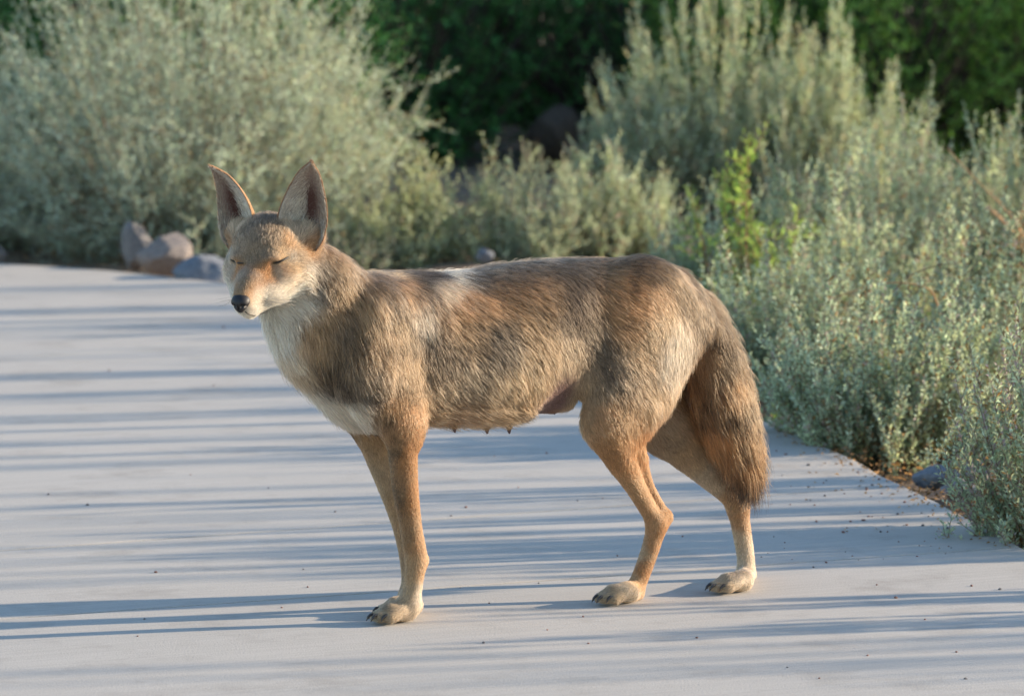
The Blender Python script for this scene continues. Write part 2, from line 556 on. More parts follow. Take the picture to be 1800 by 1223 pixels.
CLAWS = []
def build_body():
    torso()
    # ---- neck and chest
    n0 = h2b((-0.075, 0, -0.03))
    nk = [(n0, 0.050), (B(560, 500, 0.022), 0.057), (B(590, 552, 0.010), 0.070), (B(624, 602, 0), 0.080), (B(655, 640, 0), 0.082)]
    chain(nk, 0.03, 0.82)
    chain([(h2b((-0.055, 0, -0.055)), 0.036), (B(538, 605, 0.010), 0.046), (B(614, 676, 0), 0.049), (B(655, 692, 0), 0.050)], 0.03, 0.9)
    # ---- near (left) front leg
    chain([(B(668, 560, 0.055), 0.050), (B(652, 655, 0.068), 0.055), (B(698, 736, 0.070), 0.031)], 0.03, 0.72)
    chain([(B(668, 640, 0.064), 0.048), (B(706, 738, 0.068), 0.026)], 0.03, 0.78)
    chain([(B(704, 742, 0.069), 0.027), (B(708, 790, 0.066), 0.0235), (B(713, 860, 0.058), 0.0205), (B(723, 930, 0.052), 0.0175), (B(731, 980, 0.048), 0.0180), (B(727, 1020, 0.047), 0.0155), (B(720, 1062, 0.046), 0.0160)], 0.014, 0.92)
    cone(B(728, 748, 0.072), B(724, 775, 0.068), 0.013, 0.016, 0.012)
    ell(B(745, 984, 0.048), (0.008, 0.007, 0.010), 0.008)
    p = w2b(ground(697, 1094)); CLAWS.append(paw(p, RAD(4), sc=0.88))
    cone(B(720, 1058, 0.046), p + [-0.012, 0, 0.020], 0.0165, 0.0165, 0.01)
    # ---- far (right) front leg
    chain([(B(640, 600, -0.055), 0.050), (B(622, 680, -0.068), 0.052), (B(655, 745, -0.066), 0.034)], 0.03, 0.75)
    chain([(B(652, 750, -0.064), 0.029), (B(668, 805, -0.058), 0.0225), (B(690, 868, -0.050), 0.0185), (B(708, 925, -0.045), 0.0165), (B(720, 972, -0.043), 0.0175), (B(722, 1015, -0.042), 0.015), (B(718, 1052, -0.042), 0.0155)], 0.014, 0.92)
    g = w2b(ground(708, 1083)); CLAWS.append(paw(g, RAD(0), sc=0.85))
    cone(B(718, 1050, -0.042), g + [-0.012, 0, 0.020], 0.016, 0.0165, 0.01)
    # ---- near hind leg
    ell(B(1130, 560, 0.052), (0.085, 0.048, 0.095), 0.035)
    chain([(B(1115, 590, 0.055), 0.070), (B(1090, 680, 0.068), 0.060), (B(1068, 738, 0.072), 0.043)], 0.03, 0.62)
    chain([(B(1165, 590, 0.048), 0.055), (B(1140, 680, 0.060), 0.050), (B(1108, 752, 0.066), 0.034)], 0.03, 0.62)
    chain([(B(1068, 745, 0.072), 0.040), (B(1088, 800, 0.068), 0.0265), (B(1114, 850, 0.062), 0.0175), (B(1138, 892, 0.056), 0.0145), (B(1155, 918, 0.053), 0.0160)], 0.014, 0.85)
    chain([(B(1112, 785, 0.064), 0.020), (B(1141, 850, 0.058), 0.0075), (B(1168, 902, 0.053), 0.0080)], 0.005, 0.9)
    ell(B(1172, 908, 0.053), (0.0105, 0.010, 0.0115), 0.008)
    chain([(B(1156, 918, 0.053), 0.0165), (B(1143, 965, 0.051), 0.0150), (B(1127, 1010, 0.050), 0.0145), (B(1114, 1040, 0.050), 0.0155)], 0.012, 0.9)
    h = w2b(ground(1090, 1061)); CLAWS.append(paw(h, RAD(6), sc=0.86))
    cone(B(1114, 1040, 0.050), h + [-0.014, 0, 0.019], 0.0155, 0.016, 0.01)
    # ---- far hind leg
    ell(B(1150, 560, -0.05), (0.08, 0.045, 0.09), 0.035)
    chain([(B(1150, 620, -0.052), 0.060), (B(1150, 700, -0.062), 0.052), (B(1165, 752, -0.062), 0.042)], 0.03, 0.62)
    chain([(B(1168, 748, -0.060), 0.043), (B(1203, 795, -0.056), 0.028), (B(1246, 838, -0.052), 0.0195), (B(1285, 872, -0.048), 0.0175), (B(1297, 890, -0.047), 0.0175)], 0.016, 0.85)
    chain([(B(1212, 768, -0.056), 0.015), (B(1268, 828, -0.050), 0.0080), (B(1300, 866, -0.047), 0.0085)], 0.005, 0.9)
    ell(B(1302, 876, -0.047), (0.011, 0.010, 0.013), 0.008)
    chain([(B(1297, 890, -0.047), 0.0175), (B(1304, 935, -0.045), 0.0160), (B(1311, 980, -0.043), 0.0150), (B(1311, 1012, -0.042), 0.0160)], 0.012, 0.9)
    f = w2b(ground(1290, 1041)); CLAWS.append(paw(f, RAD(2), sc=0.86))
    cone(B(1311, 1012, -0.042), f + [-0.014, 0, 0.019], 0.0155, 0.016, 0.01)
    # ---- tail
    chain([(B(1178, 520, 0), 0.044), (B(1216, 558, 0), 0.042), (B(1245, 614, 0.0), 0.044), (B(1264, 680, 0.0), 0.046), (B(1284, 745, 0.0), 0.040), (B(1302, 800, 0), 0.028), (B(1315, 840, 0), 0.011)], 0.02, 0.85)
    # ---- udder and teats
    ell(B(972, 700, 0.02), (0.035, 0.035, 0.022), 0.012)
    for q, l in (((972, 719), 0.035), ((895, 752), 0.035), ((856, 752), 0.02), ((799, 750), 0.03)):
        ell(B(*q, l), (0.006, 0.006, 0.006), 0.012)
    # ---- head
    ell((-0.046, 0, 0.011), (0.062, 0.050, 0.045), 0.012, 'h')
    for s in (1, -1):
        ell((-0.030, 0.034 * s, -0.020), (0.048, 0.030, 0.032), 0.02, 'h')
        ell((-0.058, 0.045 * s, -0.034), (0.035, 0.026, 0.034), 0.025, 'h')
        ell((0.004, 0.027 * s, 0.010), (0.020, 0.014, 0.011), 0.012, 'h')
        ell((-0.080, 0.052 * s, 0.010), (0.026, 0.027, 0.026), 0.016, 'h')
    hcone((0.000, 0, -0.010), (0.076, 0, -0.0275), 0.031, 0.0165, 0.014, 0.98)
    hcone((0.026, 0, -0.026), (0.070, 0, -0.0405), 0.0265, 0.0165, 0.010, 1.10)
    hcone((-0.030, 0, -0.047), (0.058, 0, -0.057), 0.028, 0.0120, 0.010, 1.1)
    for s in (1, -1):
        ell((-0.005, 0.026 * s, -0.040), (0.045, 0.021, 0.024), 0.016, 'h')
    for s in (1, -1):
        ell((0.018, 0.0335 * s, 0.006), (0.012, 0.006, 0.006), 0.006, 'h', neg=True)      # the dip above the lid
    GF[:, :, :] = np.maximum(GF, (0.0 - (LO[2] + GH * np.arange(GN[2])))[None, None, :])  # soles lie flat
    V, Q = nets(GF.astype(np.float64), LO, GH)
    # relax
    E = np.vstack([Q[:, [0, 1]], Q[:, [1, 2]], Q[:, [2, 3]], Q[:, [3, 0]]])
    deg = np.bincount(E.ravel(), minlength=len(V))[:, None]
    for it in range(3):
        A = np.zeros_like(V)
        np.add.at(A, E[:, 0], V[E[:, 1]]); np.add.at(A, E[:, 1], V[E[:, 0]])
        V = V + 0.5 * (A / deg - V)
    return b2w(V), Q

def build_ear(s):
    """a cupped ear: front and back skins; s = +1 left, -1 right. Returns V, Q, and a code per face"""
    b = np.array([-0.070, 0.044 * s, 0.004]); t = np.array([-0.060, 0.0875 * s, 0.149 if s > 0 else 0.136])
    ax = t - b; L = np.linalg.norm(ax); ax /= L
    m = np.array([0.85, 0.30 * s, -0.05]); m -= ax * (m @ ax); m /= np.linalg.norm(m)     # the way the cup opens
    sd = np.cross(m, ax) * 1.0
    if sd[1] * s < 0: sd = -sd                                                              # towards the outer edge
    nu, nv = 22, 15
    u = np.linspace(0, 1, nu); v = np.linspace(-1, 1, nv)
    wu = np.interp(u, [0, 0.12, 0.3, 0.45, 0.6, 0.75, 0.87, 0.95, 1.0], [0.027, 0.0365, 0.0395, 0.0355, 0.0285, 0.0205, 0.0130, 0.0068, 0.0015])
    th = np.interp(u, [0, 0.3, 0.7, 1], [RAD(92), RAD(62), RAD(36), RAD(18)])
    U, Vv = np.meshgrid(np.arange(nu), v, indexing='ij')
    ang = Vv * th[:, None]
    rr = wu / np.sin(np.maximum(th, 0.5)) * 1.0
    off = sd[None, None] * (rr[:, None] * np.sin(ang))[..., None] + m[None, None] * (rr[:, None] * (1 - np.cos(ang)) - 0.35 * rr[:, None])[..., None]
    bend = m[None, None] * (0.010 * np.sin(np.pi * u))[:, None, None] * -1
    base = b + ax[None] * (L * u)[:, None]
    S = base[:, None] + off + bend
    nrm = np.cross(np.gradient(S, axis=0), np.gradient(S, axis=1)); nrm /= np.linalg.norm(nrm, axis=-1)[..., None] + 1e-12
    if (nrm[5, nv // 2] @ m) < 0: nrm = -nrm
    thick = 0.0022 * np.clip(1.15 - Vv ** 4, 0.25, 1)[..., None]
    Fr, Bk = S + nrm * thick, S - nrm * thick
    V = np.vstack([h2w(Fr.reshape(-1, 3)), h2w(Bk.reshape(-1, 3))])
    n = nu * nv; Q = []; code = []
    def idx(i, j, side): return i * nv + j + side * n
    for i in range(nu - 1):
        for j in range(nv - 1):
            Q.append((idx(i, j, 0), idx(i + 1, j, 0), idx(i + 1, j + 1, 0), idx(i, j + 1, 0))); code.append((1, u[i], v[j]))
            Q.append((idx(i, j, 1), idx(i, j + 1, 1), idx(i + 1, j + 1, 1), idx(i + 1, j, 1))); code.append((2, u[i], v[j]))
    for i in range(nu - 1):
        for j in (0, nv - 1):
            Q.append((idx(i, j, 0), idx(i, j, 1), idx(i + 1, j, 1), idx(i + 1, j, 0))); code.append((3, u[i], v[j]))
    for j in range(nv - 1):
        Q.append((idx(nu - 1, j, 0), idx(nu - 1, j, 1), idx(nu - 1, j + 1, 1), idx(nu - 1, j + 1, 0))); code.append((3, 1, v[j]))
    Q = np.array(Q); code = np.array(code)
    # orient by sides
    c = V[Q].mean(1); fn = np.cross(V[Q[:, 2]] - V[Q[:, 0]], V[Q[:, 3]] - V[Q[:, 1]])
    mw = RH @ m
    flip = ((code[:, 0] == 1) & (fn @ mw < 0)) | ((code[:, 0] == 2) & (fn @ mw > 0))
    Q[flip] = Q[flip][:, ::-1]
    return V, Q, code, RH @ ax, RH @ (sd)

coyote = empty('coyote', ORG)
tag(coyote, 'tawny grey coyote with closed eyes standing side-on across the concrete path', 'coyote')
_rel = -ORG

VB, QB = build_body()
NB = len(VB)
ears = [build_ear(1), build_ear(-1)]
V_all, Q_all = [VB], [QB]
code_all = [np.zeros((len(QB), 3))]
ear_ax = {}
off = NB
for k, (ev, eq, ec, eax, esd) in enumerate(ears):
    V_all.append(ev); Q_all.append(eq + off); off += len(ev)
    ec = ec.copy(); ec[:, 0] += 10 * (k + 1); code_all.append(ec); ear_ax[k + 1] = (eax, esd)
V_all = np.vstack(V_all); Q_all = np.vstack(Q_all); code_all = np.vstack(code_all)

BVH = BVHTree.FromPolygons([tuple(v) for v in VB], [tuple(q) for q in QB.tolist()])
def hit(px, py):
    p, n, i, d = BVH.ray_cast(Vector(CAM), Vector(ray(px, py)))
    return (None, None) if p is None else (np.array(p), np.array(n))

# ---- coat: colours, length (mm), flow in the picture plane (deg, 0 = right, 90 = up), share of dark-tipped hairs
cW, cP, cB, cO, cG, cK, cR = (0.66, 0.585, 0.47), (0.475, 0.315, 0.168), (0.325, 0.190, 0.090), (0.40, 0.170, 0.056), (0.285, 0.218, 0.150), (0.060, 0.043, 0.033), (0.17, 0.095, 0.078)
def cm(a, b, t): return tuple(x + (y - x) * t for x, y in zip(a, b))
COAT = [  # px, py, angle, length, dark share, colour
 (452, 492, 72, 4, .02, cm(cO, cP, .15)), (462, 478, 70, 4, .03, cO), (478, 490, 45, 5, .02, cm(cO, cP, .3)), (438, 505, 80, 3, .05, cm(cO, cB, .5)), (480, 512, 25, 7, .0, cm(cW, cP, .2)), (500, 500, 10, 9, .0, cm(cW, cP, .35)), (515, 492, 0, 12, .02, cm(cP, cW, .4)), (465, 530, 20, 6, .0, cW), (455, 520, 25, 4, .0, cm(cW, cP, .4)), (490, 528, 10, 8, .0, cW), (446, 552, 0, 5, .0, cW), (515, 512, -15, 18, .0, cW), (500, 540, -40, 18, .0, cW),
 (425, 500, 110, 4, .05, cm(cG, cB, .5)), (418, 488, 120, 5, .05, cm(cG, cW, .3)), (404, 480, 130, 8, .02, cm(cW, cG, .4)), (402, 452, 115, 8, .1, cm(cG, cW, .3)),
 (452, 450, 88, 6, .2, cm(cG, cB, .4)), (440, 430, 95, 10, .25, cm(cG, cB, .45)), (462, 405, 85, 11, .28, cm(cG, cB, .5)), (468, 378, 85, 14, .4, cm(cG, cB, .3)), (485, 420, 70, 10, .35, cm(cB, cG, .4)), (505, 425, 45, 10, .08, cm(cB, cO, .4)), (500, 445, 40, 6, .03, cm(cP, cB, .4)), (515, 470, 0, 10, .05, cm(cP, cB, .5)), (500, 480, 15, 8, .02, cm(cO, cP, .5)), (530, 450, 10, 12, .15, cm(cG, cB, .5)), (538, 485, -35, 24, .06, cm(cW, cP, .3)), (520, 525, -55, 32, .0, cW), (545, 505, -50, 32, .15, cm(cW, cG, .5)), (560, 480, -40, 26, .4, cm(cG, cK, .4)), (545, 432, 30, 12, .05, cm(cO, cB, .4)), (530, 412, 70, 18, .03, cm(cP, cW, .3)), (515, 405, 95, 15, .03, cm(cP, cW, .3)), (420, 415, 110, 9, .2, cm(cG, cB, .5)),
 # neck and chest
 (590, 450, -50, 21, .12, cB), (585, 500, -65, 26, .15, cm(cB, cP, .3)), (610, 520, -60, 25, .26, cB), (625, 480, -45, 25, .2, cm(cB, cG, .4)), (560, 560, -80, 27, .05, cm(cP, cB, .6)), (540, 590, -85, 24, .12, cm(cB, cP, .3)), (500, 580, -80, 30, .0, cW), (475, 585, -80, 28, .0, cm(cW, cG, .2)), (505, 625, -75, 32, .03, cm(cW, cP, .5)), (530, 650, -65, 32, .15, cm(cP, cG, .4)), (575, 620, -75, 34, .3, cm(cB, cP, .4)), (588, 662, -80, 30, .45, cm(cK, cB, .6)), (560, 690, -60, 28, .08, cm(cW, cG, .45)), (600, 705, -55, 28, .03, cm(cW, cP, .4)), (625, 720, -50, 26, .05, cm(cW, cP, .4)), (640, 670, -65, 26, .43, cm(cB, cG, .5)), (630, 580, -70, 34, .43, cB), (655, 540, -65, 36, .12, cm(cP, cB, .4)), (600, 570, -75, 36, .4, cm(cB, cG, .4)),
 # shoulder and back
 (660, 490, -50, 38, .6, cm(cK, cB, .4)), (674, 482, -40, 38, .3, cm(cG, cP, .4)), (690, 520, -60, 36, .45, cm(cG, cB, .5)), (715, 510, -45, 38, .2, cm(cB, cO, .3)), (735, 484, -25, 42, .85, cK), (765, 486, -25, 42, .75, cK), (790, 486, -25, 42, .05, cW), (780, 505, -35, 40, .25, cm(cP, cW, .4)), (700, 570, -65, 34, .2, cm(cP, cB, .6)), (745, 560, -60, 34, .05, cm(cW, cP, .5)), (730, 595, -60, 30, .6, cm(cK, cB, .4)), (690, 620, -70, 28, .25, cB), (690, 670, -70, 20, .25, cm(cB, cG, .4)), (725, 650, -60, 26, .12, cm(cP, cB, .5)), (820, 492, -18, 40, .55, cm(cG, cK, .3)), (870, 478, -10, 40, .65, cm(cG, cK, .35)), (930, 468, -8, 40, .65, cm(cG, cK, .35)), (1000, 464, -8, 40, .65, cm(cG, cK, .4)), (1070, 464, -10, 38, .6, cm(cB, cK, .5)), (1130, 466, -20, 36, .5, cm(cB, cK, .4)),
 (820, 530, -20, 36, .43, cm(cB, cO, .5)), (880, 520, -16, 36, .50, cm(cB, cO, .4)), (950, 515, -16, 36, .57, cm(cB, cO, .4)), (780, 560, -30, 36, .36, cm(cB, cO, .3)), (830, 590, -30, 34, .5, cm(cB, cK, .35)), (880, 610, -35, 34, .5, cm(cG, cK, .3)), (930, 570, -30, 34, .36, cB), (960, 610, -45, 36, .1, cm(cP, cB, .5)), (780, 630, -40, 36, .35, cm(cG, cB, .5)), (830, 660, -42, 38, .25, cm(cG, cP, .35)), (780, 690, -45, 34, .15, cm(cP, cG, .4)), (870, 680, -48, 38, .12, cm(cP, cG, .3)), (910, 660, -52, 40, .12, cP), (940, 680, -58, 40, .05, cP), (800, 725, -45, 30, .1, cm(cB, cR, .25)), (850, 735, -50, 30, .08, cm(cB, cP, .3)), (895, 730, -55, 32, .05, cm(cB, cP, .4)), (760, 735, -45, 28, .08, cm(cB, cP, .3)), (965, 705, -40, 4, .1, cR), (985, 690, -60, 4, .1, cR),
 # loin, haunch
 (1015, 510, -35, 34, .8, cm(cK, cB, .2)), (1010, 560, -60, 32, .8, cm(cK, cB, .2)), (1022, 535, -50, 30, .8, cm(cK, cB, .15)), (1000, 610, -65, 34, .25, cm(cP, cG, .4)), (1040, 600, -55, 26, .50, cm(cG, cB, .4)), (1080, 520, -25, 30, .50, cm(cB, cO, .4)), (1120, 520, -30, 28, .2, cm(cO, cB, .4)), (1100, 570, -40, 26, .36, cm(cB, cO, .4)), (1150, 530, -45, 24, .08, cm(cO, cP, .5)), (1165, 570, -65, 24, .02, cP), (1190, 600, -75, 30, .0, cm(cW, cP, .4)), (1180, 650, -75, 34, .03, cm(cW, cP, .5)), (1130, 620, -50, 24, .15, cm(cB, cP, .4)), (1075, 650, -60, 20, .36, cm(cG, cB, .5)), (1120, 670, -55, 26, .15, cm(cG, cB, .6)), (1155, 695, -60, 32, .1, cm(cB, cP, .4)), (1035, 680, -75, 16, .1, cm(cP, cG, .3)), (1030, 730, -65, 10, .05, cm(cP, cB, .3)), (1060, 735, -65, 11, .04, cm(cO, cP, .4)), (1100, 730, -60, 18, .1, cm(cB, cO, .3)), (1075, 790, -58, 7, .05, cm(cO, cB, .4)), (1105, 800, -65, 8, .05, cm(cO, cP, .2)), (1125, 790, -75, 14, .02, cO), (1110, 860, -60, 5, .02, cm(cO, cP, .5)), (1140, 840, -62, 5, .02, cm(cO, cP, .3)), (1160, 880, -60, 5, .0, cm(cO, cP, .3)), (1150, 915, -100, 5, .0, cm(cP, cO, .5)), (1132, 930, -95, 4, .0, cW), (1172, 920, -110, 5, .0, cO), (1150, 960, -108, 4, .0, cm(cO, cP, .2)), (1128, 970, -105, 4, .0, cm(cP, cG, .3)), (1135, 1000, -110, 4, .0, cO), (1115, 1020, -115, 4, .0, cm(cP, cO, .3)), (1110, 1050, 200, 5, .0, cm(cP, cW, .3)), (1080, 1045, 195, 6, .05, cm(cP, cG, .4)), (1065, 1055, 190, 5, .1, cm(cG, cP, .4)),
 # far hind leg
 (1180, 760, -42, 8, .08, cm(cG, cB, .6)), (1220, 800, -42, 7, .05, cm(cP, cB, .5)), (1255, 845, -45, 6, .02, cm(cP, cW, .3)), (1290, 880, -70, 5, .0, cm(cP, cO, .4)), (1308, 915, -85, 5, .0, cm(cO, cP, .3)), (1298, 950, -85, 4, .0, cm(cP, cW, .25)), (1310, 980, -88, 4, .0, cm(cP, cW, .4)), (1305, 1015, -95, 4, .0, cm(cP, cW, .4)), (1280, 1030, 195, 6, .06, cm(cG, cP, .5)),
 # tail
 (1205, 512, -45, 32, .4, cm(cB, cK, .2)), (1228, 560, -62, 38, .35, cm(cB, cG, .3)), (1262, 580, -62, 40, .75, cm(cB, cK, .5)), (1284, 625, -66, 42, .6, cm(cB, cK, .3)), (1302, 690, -70, 44, .5, cm(cB, cK, .2)), (1232, 620, -72, 40, .15, cm(cB, cO, .3)), (1270, 640, -68, 42, .5, cm(cB, cK, .3)), (1290, 655, -68, 42, .4, cm(cO, cB, .5)), (1248, 690, -66, 44, .35, cm(cO, cB, .4)), (1285, 700, -70, 46, .35, cm(cB, cO, .4)), (1268, 760, -62, 46, .15, cO), (1300, 760, -72, 46, .25, cm(cO, cB, .5)), (1295, 800, -70, 46, .3, cm(cO, cK, .2)), (1312, 832, -78, 62, .8, cm(cK, cO, .3)), (1318, 815, -76, 58, .4, cm(cO, cK, .2)),
 # front legs
 (700, 710, -75, 12, .15, cm(cO, cB, .5)), (672, 730, -75, 14, .4, cm(cB, cK, .3)), (720, 745, -80, 8, .05, cm(cO, cP, .3)), (690, 790, -88, 6, .4, cm(cB, cK, .25)), (720, 800, -88, 5, .03, cO), (700, 870, -88, 5, .35, cm(cB, cK, .25)), (728, 870, -88, 5, .02, cO), (712, 940, -85, 5, .25, cm(cB, cK, .15)), (740, 950, -85, 5, .0, cm(cO, cP, .3)), (722, 1000, -92, 4, .05, cm(cB, cP, .4)), (742, 1000, -92, 5, .0, cm(cP, cO, .4)), (715, 1040, -100, 4, .0, cm(cP, cB, .4)), (740, 1045, -95, 5, .0, cm(cW, cP, .4)), (722, 1080, 190, 6, .0, cm(cP, cW, .3)), (685, 1080, 190, 6, .15, cm(cG, cP, .4)), (665, 1090, 185, 5, .12, cm(cG, cP, .4)),
 (645, 790, -72, 6, .05, cm(cB, cP, .5)), (665, 840, -75, 6, .02, cm(cP, cG, .3)), (688, 900, -75, 5, .02, cm(cP, cB, .4)),
]
anc = []
for (px, py, an, ln, dk, co) in COAT:
    p, n = hit(px, py)
    if p is None:
        continue
    d = RT * math.cos(RAD(an)) + UP * math.sin(RAD(an))
    d = d - n * (d @ n)
    d = d / (np.linalg.norm(d) + 1e-6)
    anc.append((p, d, ln, dk, co, n))
hd = np.array([np.linalg.norm(a[0] - h2w((-0.02, 0, -0.02))) < 0.125 for a in anc])
aP = np.array([a[0] for a in anc]); aD = np.array([a[1] for a in anc])
aL = np.array([a[2] for a in anc], float); aK = np.array([a[3] for a in anc]); aC = np.array([a[4] for a in anc])
# the unseen flank mirrors the seen one: torso, neck and tail about the spine, the head about its own midline
def mirror_body(p, vec=False):
    q = (p @ RB) if vec else w2b(p); q = q * [1, -1, 1]
    return (q @ RB.T) if vec else b2w(q)
def mirror_head(p, vec=False):
    q = (p @ RH) if vec else (p - HE) @ RH; q = q * [1, -1, 1]
    return (q @ RH.T) if vec else q @ RH.T + HE
bz = w2b(aP)[:, 2]
mb = (~hd) & (bz > 0.26)
lp = w2b(aP)
lw = (~hd) & (bz <= 0.26)
mP = np.vstack([mirror_body(aP[mb]), mirror_head(aP[hd])]); mD = np.vstack([mirror_body(aD[mb], True), mirror_head(aD[hd], True)])
sel = np.concatenate([np.where(mb)[0], np.where(hd)[0]])
# mirrored anchors count for less where the photograph shows the real ones
aP = np.vstack([aP, mP]); aD = np.vstack([aD, mD]); aL = np.concatenate([aL, aL[sel]]); aK = np.concatenate([aK, aK[sel]]); aC = np.vstack([aC, aC[sel]])
aWt = np.concatenate([np.ones(len(anc)), np.full(len(sel), 0.5)])

def coat_at(P):
    out_d = np.zeros((len(P), 3)); out_l = np.zeros(len(P)); out_k = np.zeros(len(P)); out_c = np.zeros((len(P), 3))
    for i in range(0, len(P), 20000):
        p = P[i:i + 20000]
        d2 = ((p[:, None] - aP[None]) ** 2).sum(-1)
        sg = np.maximum(np.sqrt(np.partition(d2, 1, axis=1)[:, 1]) * 0.48, 0.007)
        w = np.exp(-d2 / (2 * sg[:, None] ** 2)) * aWt[None] + 1e-30
        w /= w.sum(1, keepdims=True)
        out_d[i:i + 20000] = w @ aD; out_l[i:i + 20000] = w @ aL; out_k[i:i + 20000] = w @ aK; out_c[i:i + 20000] = w @ aC
    return out_d, out_l, out_k, out_c

def vnoise(P, f, seed):
    """smooth value noise, vectorised"""
    rng = np.random.default_rng(seed)
    T = rng.uniform(-1, 1, 4096)
    q = P * f + 100.0
    i = np.floor(q).astype(np.int64); t = q - i; t = t * t * (3 - 2 * t)
    r = np.zeros(len(P))
    for dx in (0, 1):
        for dy in (0, 1):
            for dz in (0, 1):
                hsh = ((i[:, 0] + dx) * 73856093 ^ (i[:, 1] + dy) * 19349663 ^ (i[:, 2] + dz) * 83492791) & 4095
                w = (t[:, 0] if dx else 1 - t[:, 0]) * (t[:, 1] if dy else 1 - t[:, 1]) * (t[:, 2] if dz else 1 - t[:, 2])
                r += w * T[hsh]
    return r

# ---- skin
def mat_skin():
    m, nt, b = new_mat('coyote_skin')
    at = nd(nt, 'ShaderNodeAttribute', attribute_name='tint')
    nt.links.new(at.outputs['Color'], b.inputs['Base Color'])
    b.inputs['Roughness'].default_value = 0.9
    b.inputs['Specular IOR Level'].default_value = 0.1
    return m
vt_d, vt_l, sk_k, sk_c = coat_at(V_all)
vt_k, vt_c = sk_k.copy(), sk_c.copy()
skin_col = sk_c * 0.8 * (1 - 0.55 * sk_k[:, None])
ear_face = code_all[:, 0] > 0
for f in np.where(ear_face)[0]:
    c, u, v = code_all[f]; c = int(c) % 10
    if c == 1:
        deep = math.exp(-((u - 0.42) / 0.30) ** 2 - ((v - 0.25) / 0.42) ** 2)
        col = np.array(cm((0.30, 0.22, 0.18), (0.07, 0.032, 0.026), min(1, deep * 1.25)))
    elif c == 2: col = np.array(cO) * 0.9
    else: col = np.array((0.26, 0.15, 0.09))
    skin_col[Q_all[f]] = col
body = mesh_obj('body', V_all + _rel, Q_all, mat_skin(), coyote, colors=skin_col)

# ---- fur
def mat_fur():
    m = bpy.data.materials.new('coyote_fur'); m.use_nodes = True
    nt = m.node_tree; nt.nodes.clear()
    out = nd(nt, 'ShaderNodeOutputMaterial')
    at = nd(nt, 'ShaderNodeAttribute', attribute_name='fur_color')
    h = nd(nt, 'ShaderNodeBsdfHairPrincipled')
    h.parametrization = 'COLOR'
    h.inputs['Roughness'].default_value = 0.55
    h.inputs['Radial Roughness'].default_value = 0.6
    h.inputs['Coat'].default_value = 0.0
    h.inputs['Random Roughness'].default_value = 0.2
    nt.links.new(at.outputs['Color'], h.inputs['Color'])
    df = nd(nt, 'ShaderNodeBsdfDiffuse')
    nt.links.new(at.outputs['Color'], df.inputs['Color'])
    mx = nd(nt, 'ShaderNodeMixShader'); mx.inputs[0].default_value = 0.55
    nt.links.new(h.outputs[0], mx.inputs[1]); nt.links.new(df.outputs[0], mx.inputs[2])
    nt.links.new(mx.outputs[0], out.inputs[0])
    return m

EYES = [np.array([(479, 462.5), (486, 461.5), (494, 458.5), (501, 455.5), (508, 451)]), np.array([(406, 456), (413, 460), (421, 462.5), (429, 463.5)])]
EYE_P = [np.array([hit(*q)[0] for q in e if hit(*q)[0] is not None]) for e in EYES]
EYE_N = [np.array([hit(*q)[1] for q in e if hit(*q)[0] is not None]) for e in EYES]

